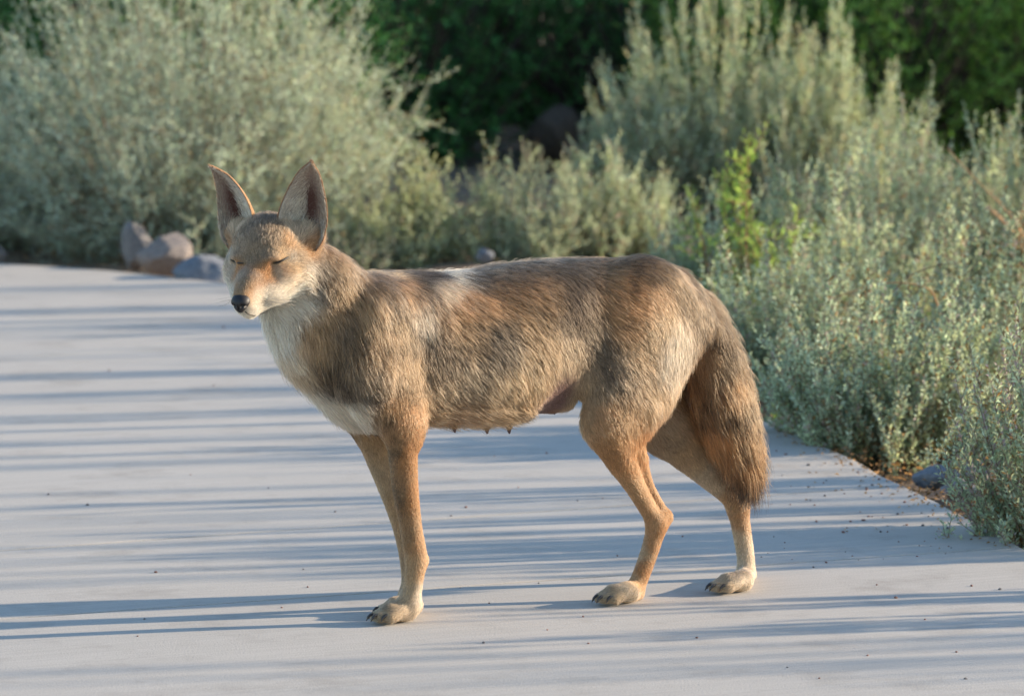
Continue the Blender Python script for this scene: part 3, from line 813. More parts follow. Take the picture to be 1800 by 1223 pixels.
def make_fur(N_body=640000, N_ear=26000, seed=5):
    rng = np.random.default_rng(seed)
    T = np.vstack([Q_all[:, [0, 1, 2]], Q_all[:, [0, 2, 3]]]); code2 = np.vstack([code_all, code_all])
    a, b, c = V_all[T[:, 0]], V_all[T[:, 1]], V_all[T[:, 2]]
    cr = np.cross(b - a, c - a); area = np.linalg.norm(cr, axis=1); nrm = cr / (area[:, None] + 1e-15)
    # more, finer hairs on the short-coated head and legs
    cen = (a + b + c) / 3
    lc = vt_l[T].mean(1)
    dens = np.where(lc < 12, 2.6, np.where(lc < 22, 1.5, 1.0))
    dens *= np.where(cen[:, 2] < 0.006, 0, 1)
    er = code2[:, 0] > 0
    w = area * dens
    wb = np.where(er, 0, w); we = np.where(er, area, 0)
    pick = np.concatenate([rng.choice(len(T), N_body, p=wb / wb.sum()), rng.choice(len(T), N_ear, p=we / we.sum())])
    n = len(pick)
    r1, r2 = np.sqrt(rng.random(n)), rng.random(n)
    # smooth normals
    VN = np.zeros_like(V_all)
    for k in range(3): np.add.at(VN, T[:, k], cr)
    VN /= np.linalg.norm(VN, axis=1)[:, None] + 1e-15
    w0, w1, w2 = 1 - r1, r1 * (1 - r2), r1 * r2
    P = w0[:, None] * a[pick] + w1[:, None] * b[pick] + w2[:, None] * c[pick]
    N = w0[:, None] * VN[T[pick, 0]] + w1[:, None] * VN[T[pick, 1]] + w2[:, None] * VN[T[pick, 2]]
    N /= np.linalg.norm(N, axis=1)[:, None] + 1e-12
    cd = code2[pick]
    def bary(A): return (w0[:, None] * A[T[pick, 0]] + w1[:, None] * A[T[pick, 1]] + w2[:, None] * A[T[pick, 2]])
    D, L, K, C = bary(vt_d), bary(vt_l[:, None])[:, 0], bary(vt_k[:, None])[:, 0], bary(vt_c)
    L = L * 1e-3
    # wavy, tufted lie of the coat
    big = np.stack([vnoise(P, 14, 11), vnoise(P, 14, 12), vnoise(P, 14, 13)], 1)
    sml = np.stack([vnoise(P, 70, 21), vnoise(P, 70, 22), vnoise(P, 70, 23)], 1)
    D = D + (0.26 * big + 0.20 * sml) * np.clip(L / 0.03, 0.15, 1)[:, None] + rng.normal(0, 0.15, D.shape)
    D -= N * (D * N).sum(1)[:, None]
    D /= np.linalg.norm(D, axis=1)[:, None] + 1e-9
    tl0 = w2b(P)
    soft = ((tl0[:, 2] < 0.345) & (tl0[:, 0] < 0.0) & (tl0[:, 0] > -0.46)) | (tl0[:, 0] > 0.05)      # belly fringe, chest, ruff
    guard = rng.random(n) < 0.14
    L = np.where((L > 0.018) & (tl0[:, 0] > -0.60), np.where(soft, 0.95, 0.64), 0.98) * L * rng.uniform(0.55, 1.15, n) * np.where(guard, 1.35, 1.0) * (1 + 0.12 * vnoise(P, 40, 31))
    lift = np.where(L < 0.012, 0.26, 0.23) + 0.09 * rng.normal(0, 1, n) + 0.05 * vnoise(P, 45, 33)
    lift += np.where(guard & (L > 0.015), 0.12, 0) + np.where(soft & (L > 0.012), 0.12 + 0.10 * rng.random(n), 0); tl = w2b(P); lift += 0.14 * ((tl[:, 0] < -0.60) & (tl[:, 2] > 0.2))
    lift = np.clip(lift, 0.08, 0.9)
    # ears
    ei = (cd[:, 0] % 10).astype(int); es = (cd[:, 0] // 10).astype(int)
    for k in (1, 2):
        eax, esd = ear_ax[k]
        for kind in (1, 2, 3):
            m = (es == k) & (ei == kind)
            if not m.any(): continue
            u, v = cd[m, 1], cd[m, 2]
            nn = m.sum()
            if kind == 1:
                inward = -np.sign(v) * np.abs(v) ** 0.5
                d = eax[None] * (0.9) + esd[None] * (inward * 0.55)[:, None]
                edge = np.clip((np.abs(v) - 0.30) / 0.5, 0, 1)
                inner_side = (v < 0)
                deep = np.exp(-((u - 0.42) / 0.30) ** 2 - ((v - 0.25) / 0.42) ** 2)
                tuft = (rng.random(nn) < np.clip((-v + 0.12) * 2.2, 0, 1)) & (u < 0.40 + 0.35 * rng.random(nn))
                L[m] = np.where(tuft, 0.020 * np.clip(1.1 - u, 0.2, 1) * rng.uniform(0.5, 1.1, nn), np.where(rng.random(nn) < deep * 1.05, 0.0008, (0.004 + 0.010 * edge * np.clip(1.1 - u, 0.15, 1)) * rng.uniform(0.6, 1.1, nn)))
                C[m] = np.where(tuft[:, None], np.array(cm(cW, cG, .15)), np.array(cm(cW, cG, .55)) * (1 - 0.65 * deep[:, None]))
                K[m] = 0.05; lift[m] = 0.35
            elif kind == 2:
                d = np.repeat(eax[None], nn, 0)
                L[m] = 0.0055 * rng.uniform(0.6, 1.1, nn); C[m] = np.array(cm(cO, cB, .25)); K[m] = 0.12 + 0.3 * (u > 0.85); lift[m] = 0.22
            else:
                d = np.repeat(eax[None], nn, 0)
                L[m] = 0.004 * rng.uniform(0.6, 1.1, nn); C[m] = np.array(cm(cO, cK, .35)); K[m] = 0.25; lift[m] = 0.4
            d = d + rng.normal(0, 0.08, d.shape)
            d -= N[m] * (d * N[m]).sum(1)[:, None]
            D[m] = d / (np.linalg.norm(d, axis=1)[:, None] + 1e-9)
    # keep hair off the eye slits
    for ep in EYE_P:
        dd = np.sqrt(((P[:, None] - ep[None]) ** 2).sum(-1)).min(1) if len(P) < 1000 else None
        dmin = np.full(n, 1.0)
        for q in np.vstack([ep, (ep[1:] + ep[:-1]) / 2]):
            dmin = np.minimum(dmin, np.linalg.norm(P - q, axis=1))
        L *= np.clip((dmin - 0.0015) / 0.008, 0.05, 1)
        C = np.where((dmin < 0.004)[:, None], C * 0.35, C)
    for q, l in (((974, 722), 0.038), ((895, 756), 0.035), ((856, 756), 0.02), ((799, 754), 0.03)):
        L *= np.clip((np.linalg.norm(P - b2w(B(*q, l)), axis=1) - 0.006) / 0.014, 0.08, 1)
    # under the nose pad no hair
    dn = np.linalg.norm(P - h2w((0.088, 0, -0.029)), axis=1)
    L *= np.clip((dn - 0.012) / 0.012, 0.05, 1)
    # strands
    t = np.array([0, 0.28, 0.55, 0.8, 1.0])
    K5 = len(t)
    sag = np.array([0, 0, -1.0])
    X = P[:, None] + D[:, None] * (L[:, None] * t[None] * np.cos(lift)[:, None])[..., None] \
        + N[:, None] * (L[:, None] * (t - 0.62 * t ** 2)[None] * np.sin(lift)[:, None] * 1.35)[..., None] \
        + sag[None, None] * (L[:, None] * (0.10 * t ** 2)[None])[..., None]
    # clumps: strands lean to the nearest guide hair
    ng = 32000
    gi = rng.choice(n, ng, replace=False)
    kd = KDTree(ng)
    for q, i in enumerate(gi): kd.insert(P[i], q)
    kd.balance()
    near = np.fromiter((kd.find(p)[1] for p in P), np.int64, n)
    G = X[gi[near]]
    amt = (0.16 * np.clip(L / 0.030, 0.1, 1.0) * rng.uniform(0.4, 1.0, n))
    amt = np.where(cd[:, 0] > 0, 0, amt)
    far = np.linalg.norm(P - P[gi[near]], axis=1)
    amt = np.where(far > 0.02, 0, amt)
    X = X + (G - X) * (amt[:, None] * (t ** 1.4)[None])[..., None]
    # never below the path
    X[..., 2] = np.maximum(X[..., 2], 0.0015)
    # colours along the hair: pale root, body colour, banded or black tip
    patch = vnoise(P, 26, 41) * 0.55 + vnoise(P, 75, 43) * 0.45
    gr = rng.random(ng)[near]
    kk = np.clip((K * 1.35 + 0.05 * (L > 0.015)) * (1 + 1.9 * patch), 0, 0.95)
    dark = (0.34 * gr + 0.66 * rng.random(n)) < kk
    val = np.exp(rng.normal(0, 0.24, n) - 0.30 * np.clip(patch, -0.6, 0.8) * np.clip(L / 0.02, 0.45, 1) + 0.12 * vnoise(P, 160, 47))
    base = C * val[:, None]
    colr = np.empty((n, K5, 3))
    lng = np.clip(L / 0.03, 0, 1)[:, None]
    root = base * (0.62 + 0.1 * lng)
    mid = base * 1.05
    pale = (rng.random(n) < 0.3)[:, None] * np.clip(L / 0.02, 0, 1)[:, None]
    mid = mid * (1 + 0.30 * pale)
    tipc = np.where(dark[:, None], np.array((0.016, 0.012, 0.010)), (base * 1.10 + 0.012) * (1 + 0.45 * pale))
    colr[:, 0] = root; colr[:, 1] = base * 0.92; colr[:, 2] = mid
    colr[:, 2] = np.where(dark[:, None], mid * 0.62 + tipc * 0.38, mid)
    colr[:, 3] = np.where(dark[:, None], tipc, mid * 1.05); colr[:, 4] = tipc
    # curves
    hc = bpy.data.hair_curves.new('fur')
    hc.add_curves([K5] * n)
    hc.attributes['position'].data.foreach_set('vector', (X + _rel).astype(np.float32).ravel())
    ra = hc.attributes.get('radius') or hc.attributes.new('radius', 'FLOAT', 'POINT')
    rad = (np.interp(L, [0.004, 0.012, 0.04], [0.00016, 0.00017, 0.00020]))[:, None] * np.array([1.0, 1.0, 0.9, 0.6, 0.15])[None]
    ra.data.foreach_set('value', rad.astype(np.float32).ravel())
    ca = hc.attributes.new('fur_color', 'FLOAT_COLOR', 'POINT')
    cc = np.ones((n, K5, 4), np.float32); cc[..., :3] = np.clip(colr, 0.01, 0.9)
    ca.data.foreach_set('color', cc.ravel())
    hc.materials.append(mat_fur())
    o = bpy.data.objects.new('fur', hc)
    link(o, coyote)
    o['kind'] = 'stuff'
make_fur()

# ---- nose, eye slits, mouth, claws, teats, whiskers
M_BLACK = mat_plain('nose_leather', (0.016, 0.014, 0.015), 0.55, 0.4)
M_LID = mat_plain('eyelid_skin', (0.015, 0.012, 0.010), 0.5, 0.4)
M_CLAW = mat_plain('claw_horn', (0.035, 0.028, 0.024), 0.4, 0.5)
M_TEAT = mat_plain('teat_skin', (0.10, 0.06, 0.055), 0.7, 0.3)
M_WHISK = mat_plain('whisker_hair', (0.30, 0.26, 0.21), 0.5, 0.4)

def make_nose():
    h = 0.0011
    lo = np.array([-0.021, -0.022, -0.020]); n = np.array([39, 41, 38])
    g = [lo[i] + h * np.arange(n[i]) for i in range(3)]
    X, Y, Z = np.meshgrid(*g, indexing='ij')
    def sp(c, r):
        q = np.sqrt(((X - c[0]) / r[0]) ** 2 + ((Y - c[1]) / r[1]) ** 2 + ((Z - c[2]) / r[2]) ** 2)
        return (q - 1) * min(r)
    d = sp((0, 0, 0), (0.0125, 0.0145, 0.0115))
    d = smin(d, sp((-0.006, 0, 0.003), (0.012, 0.0135, 0.010)), 0.005)
    d = smin(d, sp((0.002, 0, -0.009), (0.008, 0.0065, 0.007)), 0.004)
    for s in (1, -1):
        c = sp((0.0105, 0.0068 * s, -0.0015), (0.0055, 0.0036, 0.0032))
        c = np.minimum(c, sp((0.006, 0.0115 * s, -0.004), (0.006, 0.003, 0.0018)))
        d = -smin(-d, c, 0.0025)
    d = -smin(-d, sp((0.012, 0, -0.008), (0.004, 0.0009, 0.009)), 0.001)
    V, Q = nets(d, lo, h)
    V = h2w(V + np.array([0.087, 0, -0.0285]))
    mesh_obj('nose', V + _rel, Q, M_BLACK, coyote)
make_nose()

for ep, en in zip(EYE_P, EYE_N):
    tt = np.linspace(0, 1, 12)
    src = np.linspace(0, 1, len(ep))
    q = np.stack([np.interp(tt, src, ep[:, k]) for k in range(3)], 1); nn = np.stack([np.interp(tt, src, en[:, k]) for k in range(3)], 1)
    V, F = tube(q + nn * 0.0012, 0.0004 + 0.0014 * np.sin(np.pi * np.clip(tt, 0.02, 0.98)) ** 0.6, 8)
    mesh_obj('eye_slit', V + _rel, F, M_LID, coyote)

mp = [hit(*q) for q in ((431, 546), (436, 550), (446, 553.5), (458, 552), (468, 548), (477, 543))]
mp = [q for q in mp if q[0] is not None]
if len(mp) > 3:
    q = np.array([a + b * 0.0022 for a, b in mp])
    V, F = tube(q, np.linspace(0.0009, 0.0004, len(q)), 6)
    mesh_obj('mouth_line', V + _rel, F, M_LID, coyote)

for cl in CLAWS:
    for p, f in cl:
        P0 = np.array(p)
        pts = np.array([P0 - f * 0.004 + [0, 0, 0.0015], P0 + f * 0.003 + [0, 0, 0.002], P0 + f * 0.008 + [0, 0, -0.0015], P0 + f * 0.0115 + [0, 0, -0.0075]])
        pts[:, 2] = np.maximum(pts[:, 2], 0.0025)
        V, F = tube(b2w(pts), [0.0026, 0.0026, 0.0020, 0.0005], 7)
        mesh_obj('claw', V + _rel, F, M_CLAW, coyote)

for q, l in (((974, 724), 0.038), ((895, 758), 0.035), ((856, 758), 0.02), ((799, 756), 0.03)):
    c = B(*q, l)
    V, F = tube(b2w(np.array([c + [0, 0, 0.016], c + [0, 0, 0.004], c + [0, 0, 0.0], c + [-0.001, 0, -0.004]])), [0.0055, 0.0034, 0.0030, 0.0011], 9)
    mesh_obj('teat', V + _rel, F, M_TEAT, coyote)

_rw = random.Random(8)
for s in (1, -1):
    for k in range(6):
        a = np.array([0.052 + 0.004 * (k % 3), 0.0195 * s, -0.036 - 0.004 * (k // 3)])
        b = a + np.array([-0.004 - 0.016 * _rw.random(), 0.030 * s * _rw.uniform(0.7, 1.1), -0.004 - 0.012 * _rw.random()])
        c = b + np.array([-0.016, 0.018 * s, -0.010])
        V, F = tube(h2w(np.array([a, (a + b) / 2 + [0, 0, 0.001], b, c])), [0.00022, 0.0002, 0.00016, 0.00008], 4)
        mesh_obj('whisker', V + _rel, F, M_WHISK, coyote)
# ================================================================== plants
def unit(v): return v / (np.linalg.norm(v, axis=-1, keepdims=True) + 1e-9)

def tubes3(P0, P1, r0, r1):
    """many three-sided tapered sticks"""
    n = len(P0); T = unit(P1 - P0)
    ref = np.where(np.abs(T[:, 2:3]) < 0.9, np.array([[0, 0, 1.0]]), np.array([[1.0, 0, 0]]))
    A = unit(np.cross(T, ref)); Bv = np.cross(T, A)
    V = []
    for P, r in ((P0, r0), (P1, r1)):
        for k in range(3):
            th = 2 * np.pi * k / 3
            V.append(P + (A * math.cos(th) + Bv * math.sin(th)) * np.asarray(r).reshape(-1, 1))
    V = np.stack(V, 1).reshape(-1, 3)
    o = np.arange(n)[:, None] * 6
    F = np.concatenate([np.hstack([o + k, o + (k + 1) % 3, o + 3 + (k + 1) % 3, o + 3 + k]) for k in range(3)])
    return V, F

def leaves(P, D, N, L, Wd, fold=0.25, curl=0.15):
    """folded leaf blades: base, two sides, tip"""
    S = unit(np.cross(D, N)); N = unit(np.cross(S, D))
    L = L[:, None]; Wd = Wd[:, None]
    b = P; t = P + D * L + N * (-curl * L)
    m = P + D * L * 0.5
    l = m + S * Wd * 0.5 + N * fold * Wd; r = m - S * Wd * 0.5 + N * fold * Wd
    V = np.stack([b, l, t, r], 1).reshape(-1, 3)
    o = np.arange(len(P))[:, None] * 4
    F = np.hstack([o, o + 1, o + 2]); G = np.hstack([o, o + 2, o + 3])
    return V, np.vstack([F, G])

def poly_at(C, t):
    """points on quadratic curves C (n,3,3) at t (n,k)"""
    t = t[..., None]
    return (1 - t) ** 2 * C[:, None, 0] + 2 * t * (1 - t) * C[:, None, 1] + t ** 2 * C[:, None, 2]
def tan_at(C, t):
    t = t[..., None]
    return unit(2 * (1 - t) * (C[:, None, 1] - C[:, None, 0]) + 2 * t * (C[:, None, 2] - C[:, None, 1]))

SAGE_A, SAGE_B, SAGE_TIP = np.array((0.36, 0.465, 0.35)), np.array((0.60, 0.67, 0.49)), np.array((0.60, 0.52, 0.44))

def shrub(name, base, H, R, label, cat='shrub', group=None, seed=1, stems=90, twigs=8, tleaves=14, leaf=(0.011, 0.0048), ca=SAGE_A, cb=SAGE_B, ctip=SAGE_TIP,
          spread=1.0, lean=(0, 0), ang=0.65, twig_len=(0.05, 0.13), spike=0.10, mats=None, up=0.25, dome=0.55, rstem=0.0022, start=0.2, aspect=(1, 1), dead=0.03, tipfrac=0.35, hvar=(0.50, 0.60)):
    """a bushy plant: arching stems, side twigs, a blade at every node, leafy spikes at the stem ends"""
    rng = np.random.default_rng(seed)
    root = empty(name, base)
    tag(root, label, cat, group)
    n = stems
    az = rng.uniform(0, 2 * np.pi, n); rr = R * np.sqrt(rng.random(n)) * spread
    hz = H * (1 - dome * (rr / R) ** 2) * (hvar[0] + hvar[1] * rng.random(n) ** 1.15)
    sk = rng.random(n) < 0.34                       # the skirt: short outer stems that hide the base
    hz = np.where(sk, H * rng.uniform(0.10, 0.60, n), hz); rr = np.where(sk, R * rng.uniform(0.55, 1.0, n), rr)
    end = np.stack([rr * np.cos(az) * aspect[0] + lean[0], rr * np.sin(az) * aspect[1] + lean[1], hz], 1)
    st = np.stack([rr * 0.14 * np.cos(az), rr * 0.14 * np.sin(az), np.full(n, -0.06)], 1)
    ct = st + (end - st) * np.array([0.62, 0.62, 0.42]) + rng.normal(0, 0.05 * R, (n, 3))
    C = np.stack([st, ct, end], 1)
    # stems as sticks
    k = 7
    ts = np.linspace(0, 1, k + 1)[None].repeat(n, 0)
    pts = poly_at(C, ts)
    rad = rstem * (1 - 0.75 * ts) * (H / 0.5) ** 0.5
    Vs = [tubes3(pts[:, i], pts[:, i + 1], rad[:, i], rad[:, i + 1]) for i in range(k)]
    # twigs
    tt = np.sort(rng.uniform(start, 0.97, (n, twigs)), 1)
    tp = poly_at(C, tt).reshape(-1, 3); tg = tan_at(C, tt).reshape(-1, 3)
    m = len(tp)
    out = unit(rng.normal(0, 1, (m, 3)) + np.repeat(np.stack([np.cos(az), np.sin(az), np.zeros(n)], 1), twigs, 0) * 0.35)
    td = unit(tg * (1 - ang) + out * ang + np.array([0, 0, up]))
    tl = rng.uniform(*twig_len, m) * (1.15 - 0.5 * tt.ravel())
    te = tp + td * tl[:, None]
    te2 = te + np.array([0, 0, 1]) * (tl * up * 0.8)[:, None]
    CT = np.stack([tp, te * 0.5 + tp * 0.5 + td * (tl * 0.06)[:, None], te2], 1)
    mid = poly_at(CT, np.full((m, 1), 0.5))[:, 0]
    Vs.append(tubes3(tp, mid, np.full(m, rstem * 0.36), np.full(m, rstem * 0.3)))
    Vs.append(tubes3(mid, te2, np.full(m, rstem * 0.3), np.full(m, rstem * 0.12)))
    V, F = merge([(v, [f]) for v, f in Vs])
    sm = mesh_obj('stems', V, F, mats[0], root)
    sm['kind'] = 'stuff'
    # leaves on twigs
    lt = (np.arange(tleaves)[None] + rng.random((m, tleaves))) / tleaves
    lp = poly_at(CT, lt); ld = tan_at(CT, lt)
    hgt = np.repeat(tt.ravel(), tleaves)
    P = [lp.reshape(-1, 3)]; T = [ld.reshape(-1, 3)]; SP = [np.zeros(m * tleaves)]; HG = [hgt]; SC = [1.05 - 0.45 * lt.ravel()]
    # leaves and seed heads on the spike at the end of each stem
    ns = int(max(10, spike / 0.0026))
    s0 = 1 - np.clip(spike / np.maximum(hz, 0.05), 0.1, 0.6)
    stt = s0[:, None] + (1 - s0[:, None]) * ((np.arange(ns)[None] + rng.random((n, ns))) / ns)
    P.append(poly_at(C, stt).reshape(-1, 3)); T.append(tan_at(C, stt).reshape(-1, 3)); q = ((stt - s0[:, None]) / (1 - s0[:, None])).ravel(); SP.append(q); HG.append(np.ones(n * ns)); SC.append(1.05 - 0.50 * q)
    P = np.vstack(P); T = np.vstack(T); SP = np.concatenate(SP); HG = np.concatenate(HG); SC = np.concatenate(SC)
    q = len(P)
    o3 = unit(rng.normal(0, 1, (q, 3)))
    o3 -= T * (o3 * T).sum(1)[:, None]; o3 = unit(o3)
    D = unit(T * rng.uniform(0.45, 1.0, (q, 1)) + o3 * rng.uniform(0.5, 0.9, (q, 1)) + np.array([0, 0, 0.18]))
    N = unit(T * 0.8 - o3 * 0.5 + rng.normal(0, 0.35, (q, 3)))
    L = leaf[0] * SC * rng.uniform(0.6, 1.25, q); Wd = leaf[1] * SC * rng.uniform(0.7, 1.25, q)
    P = P + o3 * 0.0008
    V, F = leaves(P, D, N, L, Wd)
    c = ca + (cb - ca) * rng.random((q, 1))
    c = c * np.exp(rng.normal(0, 0.20, (q, 1)))
    tip = (SP > 0.35) & (rng.random(q) < tipfrac)
    c[tip] = ctip * np.exp(rng.normal(0, 0.12, (tip.sum(), 1)))
    old = rng.random(q) < dead * (1.6 - HG)
    c[old] = np.array((0.33, 0.20, 0.09)) * np.exp(rng.normal(0, 0.25, (old.sum(), 1)))
    fo = mesh_obj('foliage', V, F, mats[1], root, smooth=False, colors=np.repeat(c, 4, 0))
    fo['kind'] = 'stuff'
    return root

M_SAGE = mat_leaf('silver_leaf', 0.38, 0.5)
M_TWIG = mat_bark('pale_twig', (0.16, 0.125, 0.085), (0.30, 0.245, 0.17))
SM = (M_TWIG, M_SAGE)
M_GREEN = mat_leaf('green_leaf', 0.40, 0.5)
M_REDSTEM = mat_bark('reddish_stem', (0.17, 0.075, 0.04), (0.30, 0.14, 0.07))
GM = (M_REDSTEM, M_GREEN)
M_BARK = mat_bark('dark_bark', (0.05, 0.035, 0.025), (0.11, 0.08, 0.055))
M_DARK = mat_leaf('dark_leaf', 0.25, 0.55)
DM = (M_BARK, M_DARK)

def base_of(px, py, z=-0.045):
    return ground(px, py, z)

# ---- the big feathery bush left of the path, and its neighbour
FEATH = dict(hvar=(0.72, 0.32), leaf=(0.018, 0.0045), twig_len=(0.08, 0.22), ang=0.68, up=0.16, spike=0.16, tleaves=16, ca=np.array((0.40, 0.52, 0.45)), cb=np.array((0.62, 0.70, 0.58)), tipfrac=0.12, ctip=np.array((0.62, 0.57, 0.42)))
shrub('saltbush', base_of(335, 452), 0.98, 0.68, 'large rounded feathery grey-green bush behind the rocks', seed=11, stems=430, twigs=11, dome=0.62, mats=SM, start=0.12, dead=0.05, **FEATH)
shrub('saltbush', base_of(-60, 440), 0.56, 0.40, 'lower grey-green bush beside the big feathery bush, with pinkish tips', seed=12, stems=120, twigs=9, dome=0.5, mats=SM, start=0.12, ctip=np.array((0.46, 0.33, 0.29)), **{k: v for k, v in FEATH.items() if k not in ('ctip', 'tipfrac')}, tipfrac=0.4)

# ---- small sunlit bushes along the path's far edge
YEL = dict(ca=np.array((0.40, 0.47, 0.30)), cb=np.array((0.58, 0.63, 0.42)))
shrub('saltbush', base_of(700, 462), 0.27, 0.20, 'small yellowish saltbush just behind the coyote shoulders', seed=21, stems=60, twigs=8, mats=SM, leaf=(0.017, 0.008), **YEL)
shrub('saltbush', base_of(815, 456), 0.38, 0.19, 'small open saltbush with upright leafy sprigs behind the coyote', seed=22, stems=40, twigs=6, mats=SM, leaf=(0.017, 0.008), dome=0.45, **YEL)
shrub('saltbush', base_of(950, 460), 0.33, 0.20, 'small dense saltbush with pink seed spikes next to the boulder', seed=23, stems=75, twigs=8, mats=SM, leaf=(0.013, 0.0055), spike=0.14, tipfrac=0.5, dome=0.4)
shrub('saltbush', base_of(610, 474), 0.14, 0.16, 'low blue-grey saltbush seedling mound behind the coyote neck', seed=24, stems=40, twigs=6, mats=SM, leaf=(0.014, 0.007), ca=np.array((0.20, 0.26, 0.21)), cb=np.array((0.28, 0.33, 0.26)))

# ---- the tall bush behind the rump and the bushes to its right
TALL = dict(leaf=(0.020, 0.0095), spike=0.18, twig_len=(0.05, 0.14), up=0.45, ang=0.45, tipfrac=0.45, ctip=np.array((0.62, 0.57, 0.42)))
shrub('saltbush', base_of(1265, 395), 0.72, 0.40, 'tall silvery saltbush with many upright seed spikes behind the coyote rump', seed=31, stems=170, twigs=10, dome=0.45, mats=SM, **TALL)
shrub('saltbush', base_of(1440, 400), 0.60, 0.32, 'tall spiky saltbush touching the tallest saltbush of all', seed=32, stems=120, twigs=9, dome=0.45, mats=SM, **TALL)
shrub('saltbush', base_of(1640, 520), 0.50, 0.24, 'middle saltbush with pinkish spike tips in front of the dark hedge', seed=33, stems=85, twigs=9, dome=0.4, mats=SM, **dict(TALL, leaf=(0.018, 0.009), tipfrac=0.6, ctip=np.array((0.58, 0.47, 0.44))))
shrub('saltbush', base_of(1790, 540), 0.50, 0.24, 'silvery saltbush entwined with dry orange branches', seed=34, stems=80, twigs=9, dome=0.4, mats=SM, **dict(TALL, leaf=(0.018, 0.009), tipfrac=0.5))

# ---- the low mass along the near right edge
LOW = dict(leaf=(0.0160, 0.0078), twig_len=(0.04, 0.11), up=0.38, ang=0.52, spike=0.15, hvar=(0.55, 0.62), tipfrac=0.35, ctip=np.array((0.56, 0.45, 0.43)), dead=0.10)
shrub('saltbush', base_of(1370, 690), 0.34, 0.22, 'leafy saltbush pressed against the coyote tail', seed=41, stems=110, twigs=9, dome=0.5, mats=SM, **LOW)
shrub('saltbush', base_of(1500, 640), 0.38, 0.24, 'saltbush with long thin sprigs under the arching dry stem', seed=42, stems=110, twigs=9, dome=0.45, mats=SM, **LOW)
shrub('saltbush', base_of(1560, 805), 0.37, 0.29, 'broad low saltbush spilling over the path edge beside the blue-grey stones', seed=43, stems=190, twigs=10, dome=0.55, mats=SM, **LOW)
shrub('saltbush', base_of(1730, 720), 0.42, 0.24, 'saltbush with dry orange litter behind the pinkish stone', seed=44, stems=120, twigs=9, dome=0.45, mats=SM, **dict(LOW, dead=0.16))
shrub('saltbush', base_of(1270, 560), 0.30, 0.18, 'saltbush filling the gap between tall bush and coyote back', seed=45, stems=80, twigs=8, dome=0.45, mats=SM, **LOW)
shrub('saltbush', base_of(1700, 800), 0.22, 0.16, 'short saltbush behind the stones at the path edge', seed=48, stems=60, twigs=8, dome=0.5, mats=SM, **LOW)
shrub('saltbush', base_of(1420, 580), 0.42, 0.24, 'saltbush between the green seedlings and the arching dry stem', seed=49, stems=110, twigs=9, dome=0.45, mats=SM, **LOW)
shrub('saltbush', base_of(1560, 560), 0.43, 0.24, 'saltbush between the tall spiky one and the arching dry stem', seed=50, stems=110, twigs=9, dome=0.45, mats=SM, **LOW)
shrub('saltbush', base_of(1120, 405), 0.42, 0.20, 'shaded bluish saltbush at the foot of the tallest one', seed=58, stems=80, twigs=9, dome=0.4, mats=SM, **dict(LOW, leaf=(0.018, 0.008)))
shrub('saltbush', base_of(1075, 455), 0.30, 0.17, 'low shaded saltbush in front of the brown boulder', seed=59, stems=70, twigs=9, dome=0.4, mats=SM, **dict(LOW, leaf=(0.018, 0.008)))
shrub('saltbush', base_of(1195, 540), 0.31, 0.07, 'single slender saltbush sprig rising above the coyote hip', seed=47, stems=8, twigs=6, dome=0.3, mats=SM, **dict(LOW, tipfrac=0.6))
shrub('saltbush', base_of(1862, 985), 0.46, 0.22, 'saltbush with tall mauve spikes hanging over the path edge', seed=46, stems=95, twigs=9, dome=0.45, mats=SM, **dict(LOW, leaf=(0.0155, 0.0060), spike=0.18, tipfrac=0.6, ctip=np.array((0.46, 0.37, 0.41))))

# ---- bright green plants among the grey ones
GRN = dict(mats=GM, ca=np.array((0.24, 0.38, 0.09)), cb=np.array((0.40, 0.54, 0.15)), tipfrac=0.0, dead=0.02)
shrub('green_seedling', base_of(1310, 600), 0.60, 0.16, 'slender bright green seedling with reddish stems before the tall saltbush', cat='seedling', seed=51, stems=9, twigs=12, tleaves=14, leaf=(0.034, 0.0048), twig_len=(0.08, 0.18), ang=0.75, up=0.1, dome=0.3, spike=0.08, rstem=0.0035, start=0.25, **GRN)
shrub('green_seedling', base_of(1245, 560), 0.27, 0.07, 'short green seedling at the foot of the taller red-stemmed one', cat='seedling', seed=52, stems=6, twigs=8, tleaves=12, leaf=(0.030, 0.0048), twig_len=(0.05, 0.11), ang=0.75, up=0.1, dome=0.3, spike=0.06, rstem=0.003, start=0.2, **GRN)
shrub('green_plant', base_of(1385, 772), 0.085, 0.075, 'small bright green leafy plant at the path edge under the coyote tail', cat='plant', seed=53, stems=16, twigs=4, tleaves=7, leaf=(0.026, 0.0085), twig_len=(0.02, 0.05), ang=0.6, up=0.1, dome=0.4, spike=0.04, start=0.2, **GRN)
shrub('green_plant', base_of(1660, 690), 0.24, 0.15, 'green narrow-leaved sprigs growing through the low saltbush', cat='plant', seed=54, stems=12, twigs=9, tleaves=12, leaf=(0.022, 0.0036), twig_len=(0.05, 0.12), ang=0.7, up=0.05, dome=0.3, spike=0.05, start=0.3, **GRN)
shrub('green_plant', base_of(1300, 640), 0.15, 0.12, 'green sprigs between the coyote tail and the leafy saltbush', cat='plant', seed=55, stems=12, twigs=7, tleaves=12, leaf=(0.022, 0.0036), twig_len=(0.05, 0.10), ang=0.7, up=0.05, dome=0.3, spike=0.05, start=0.3, **GRN)

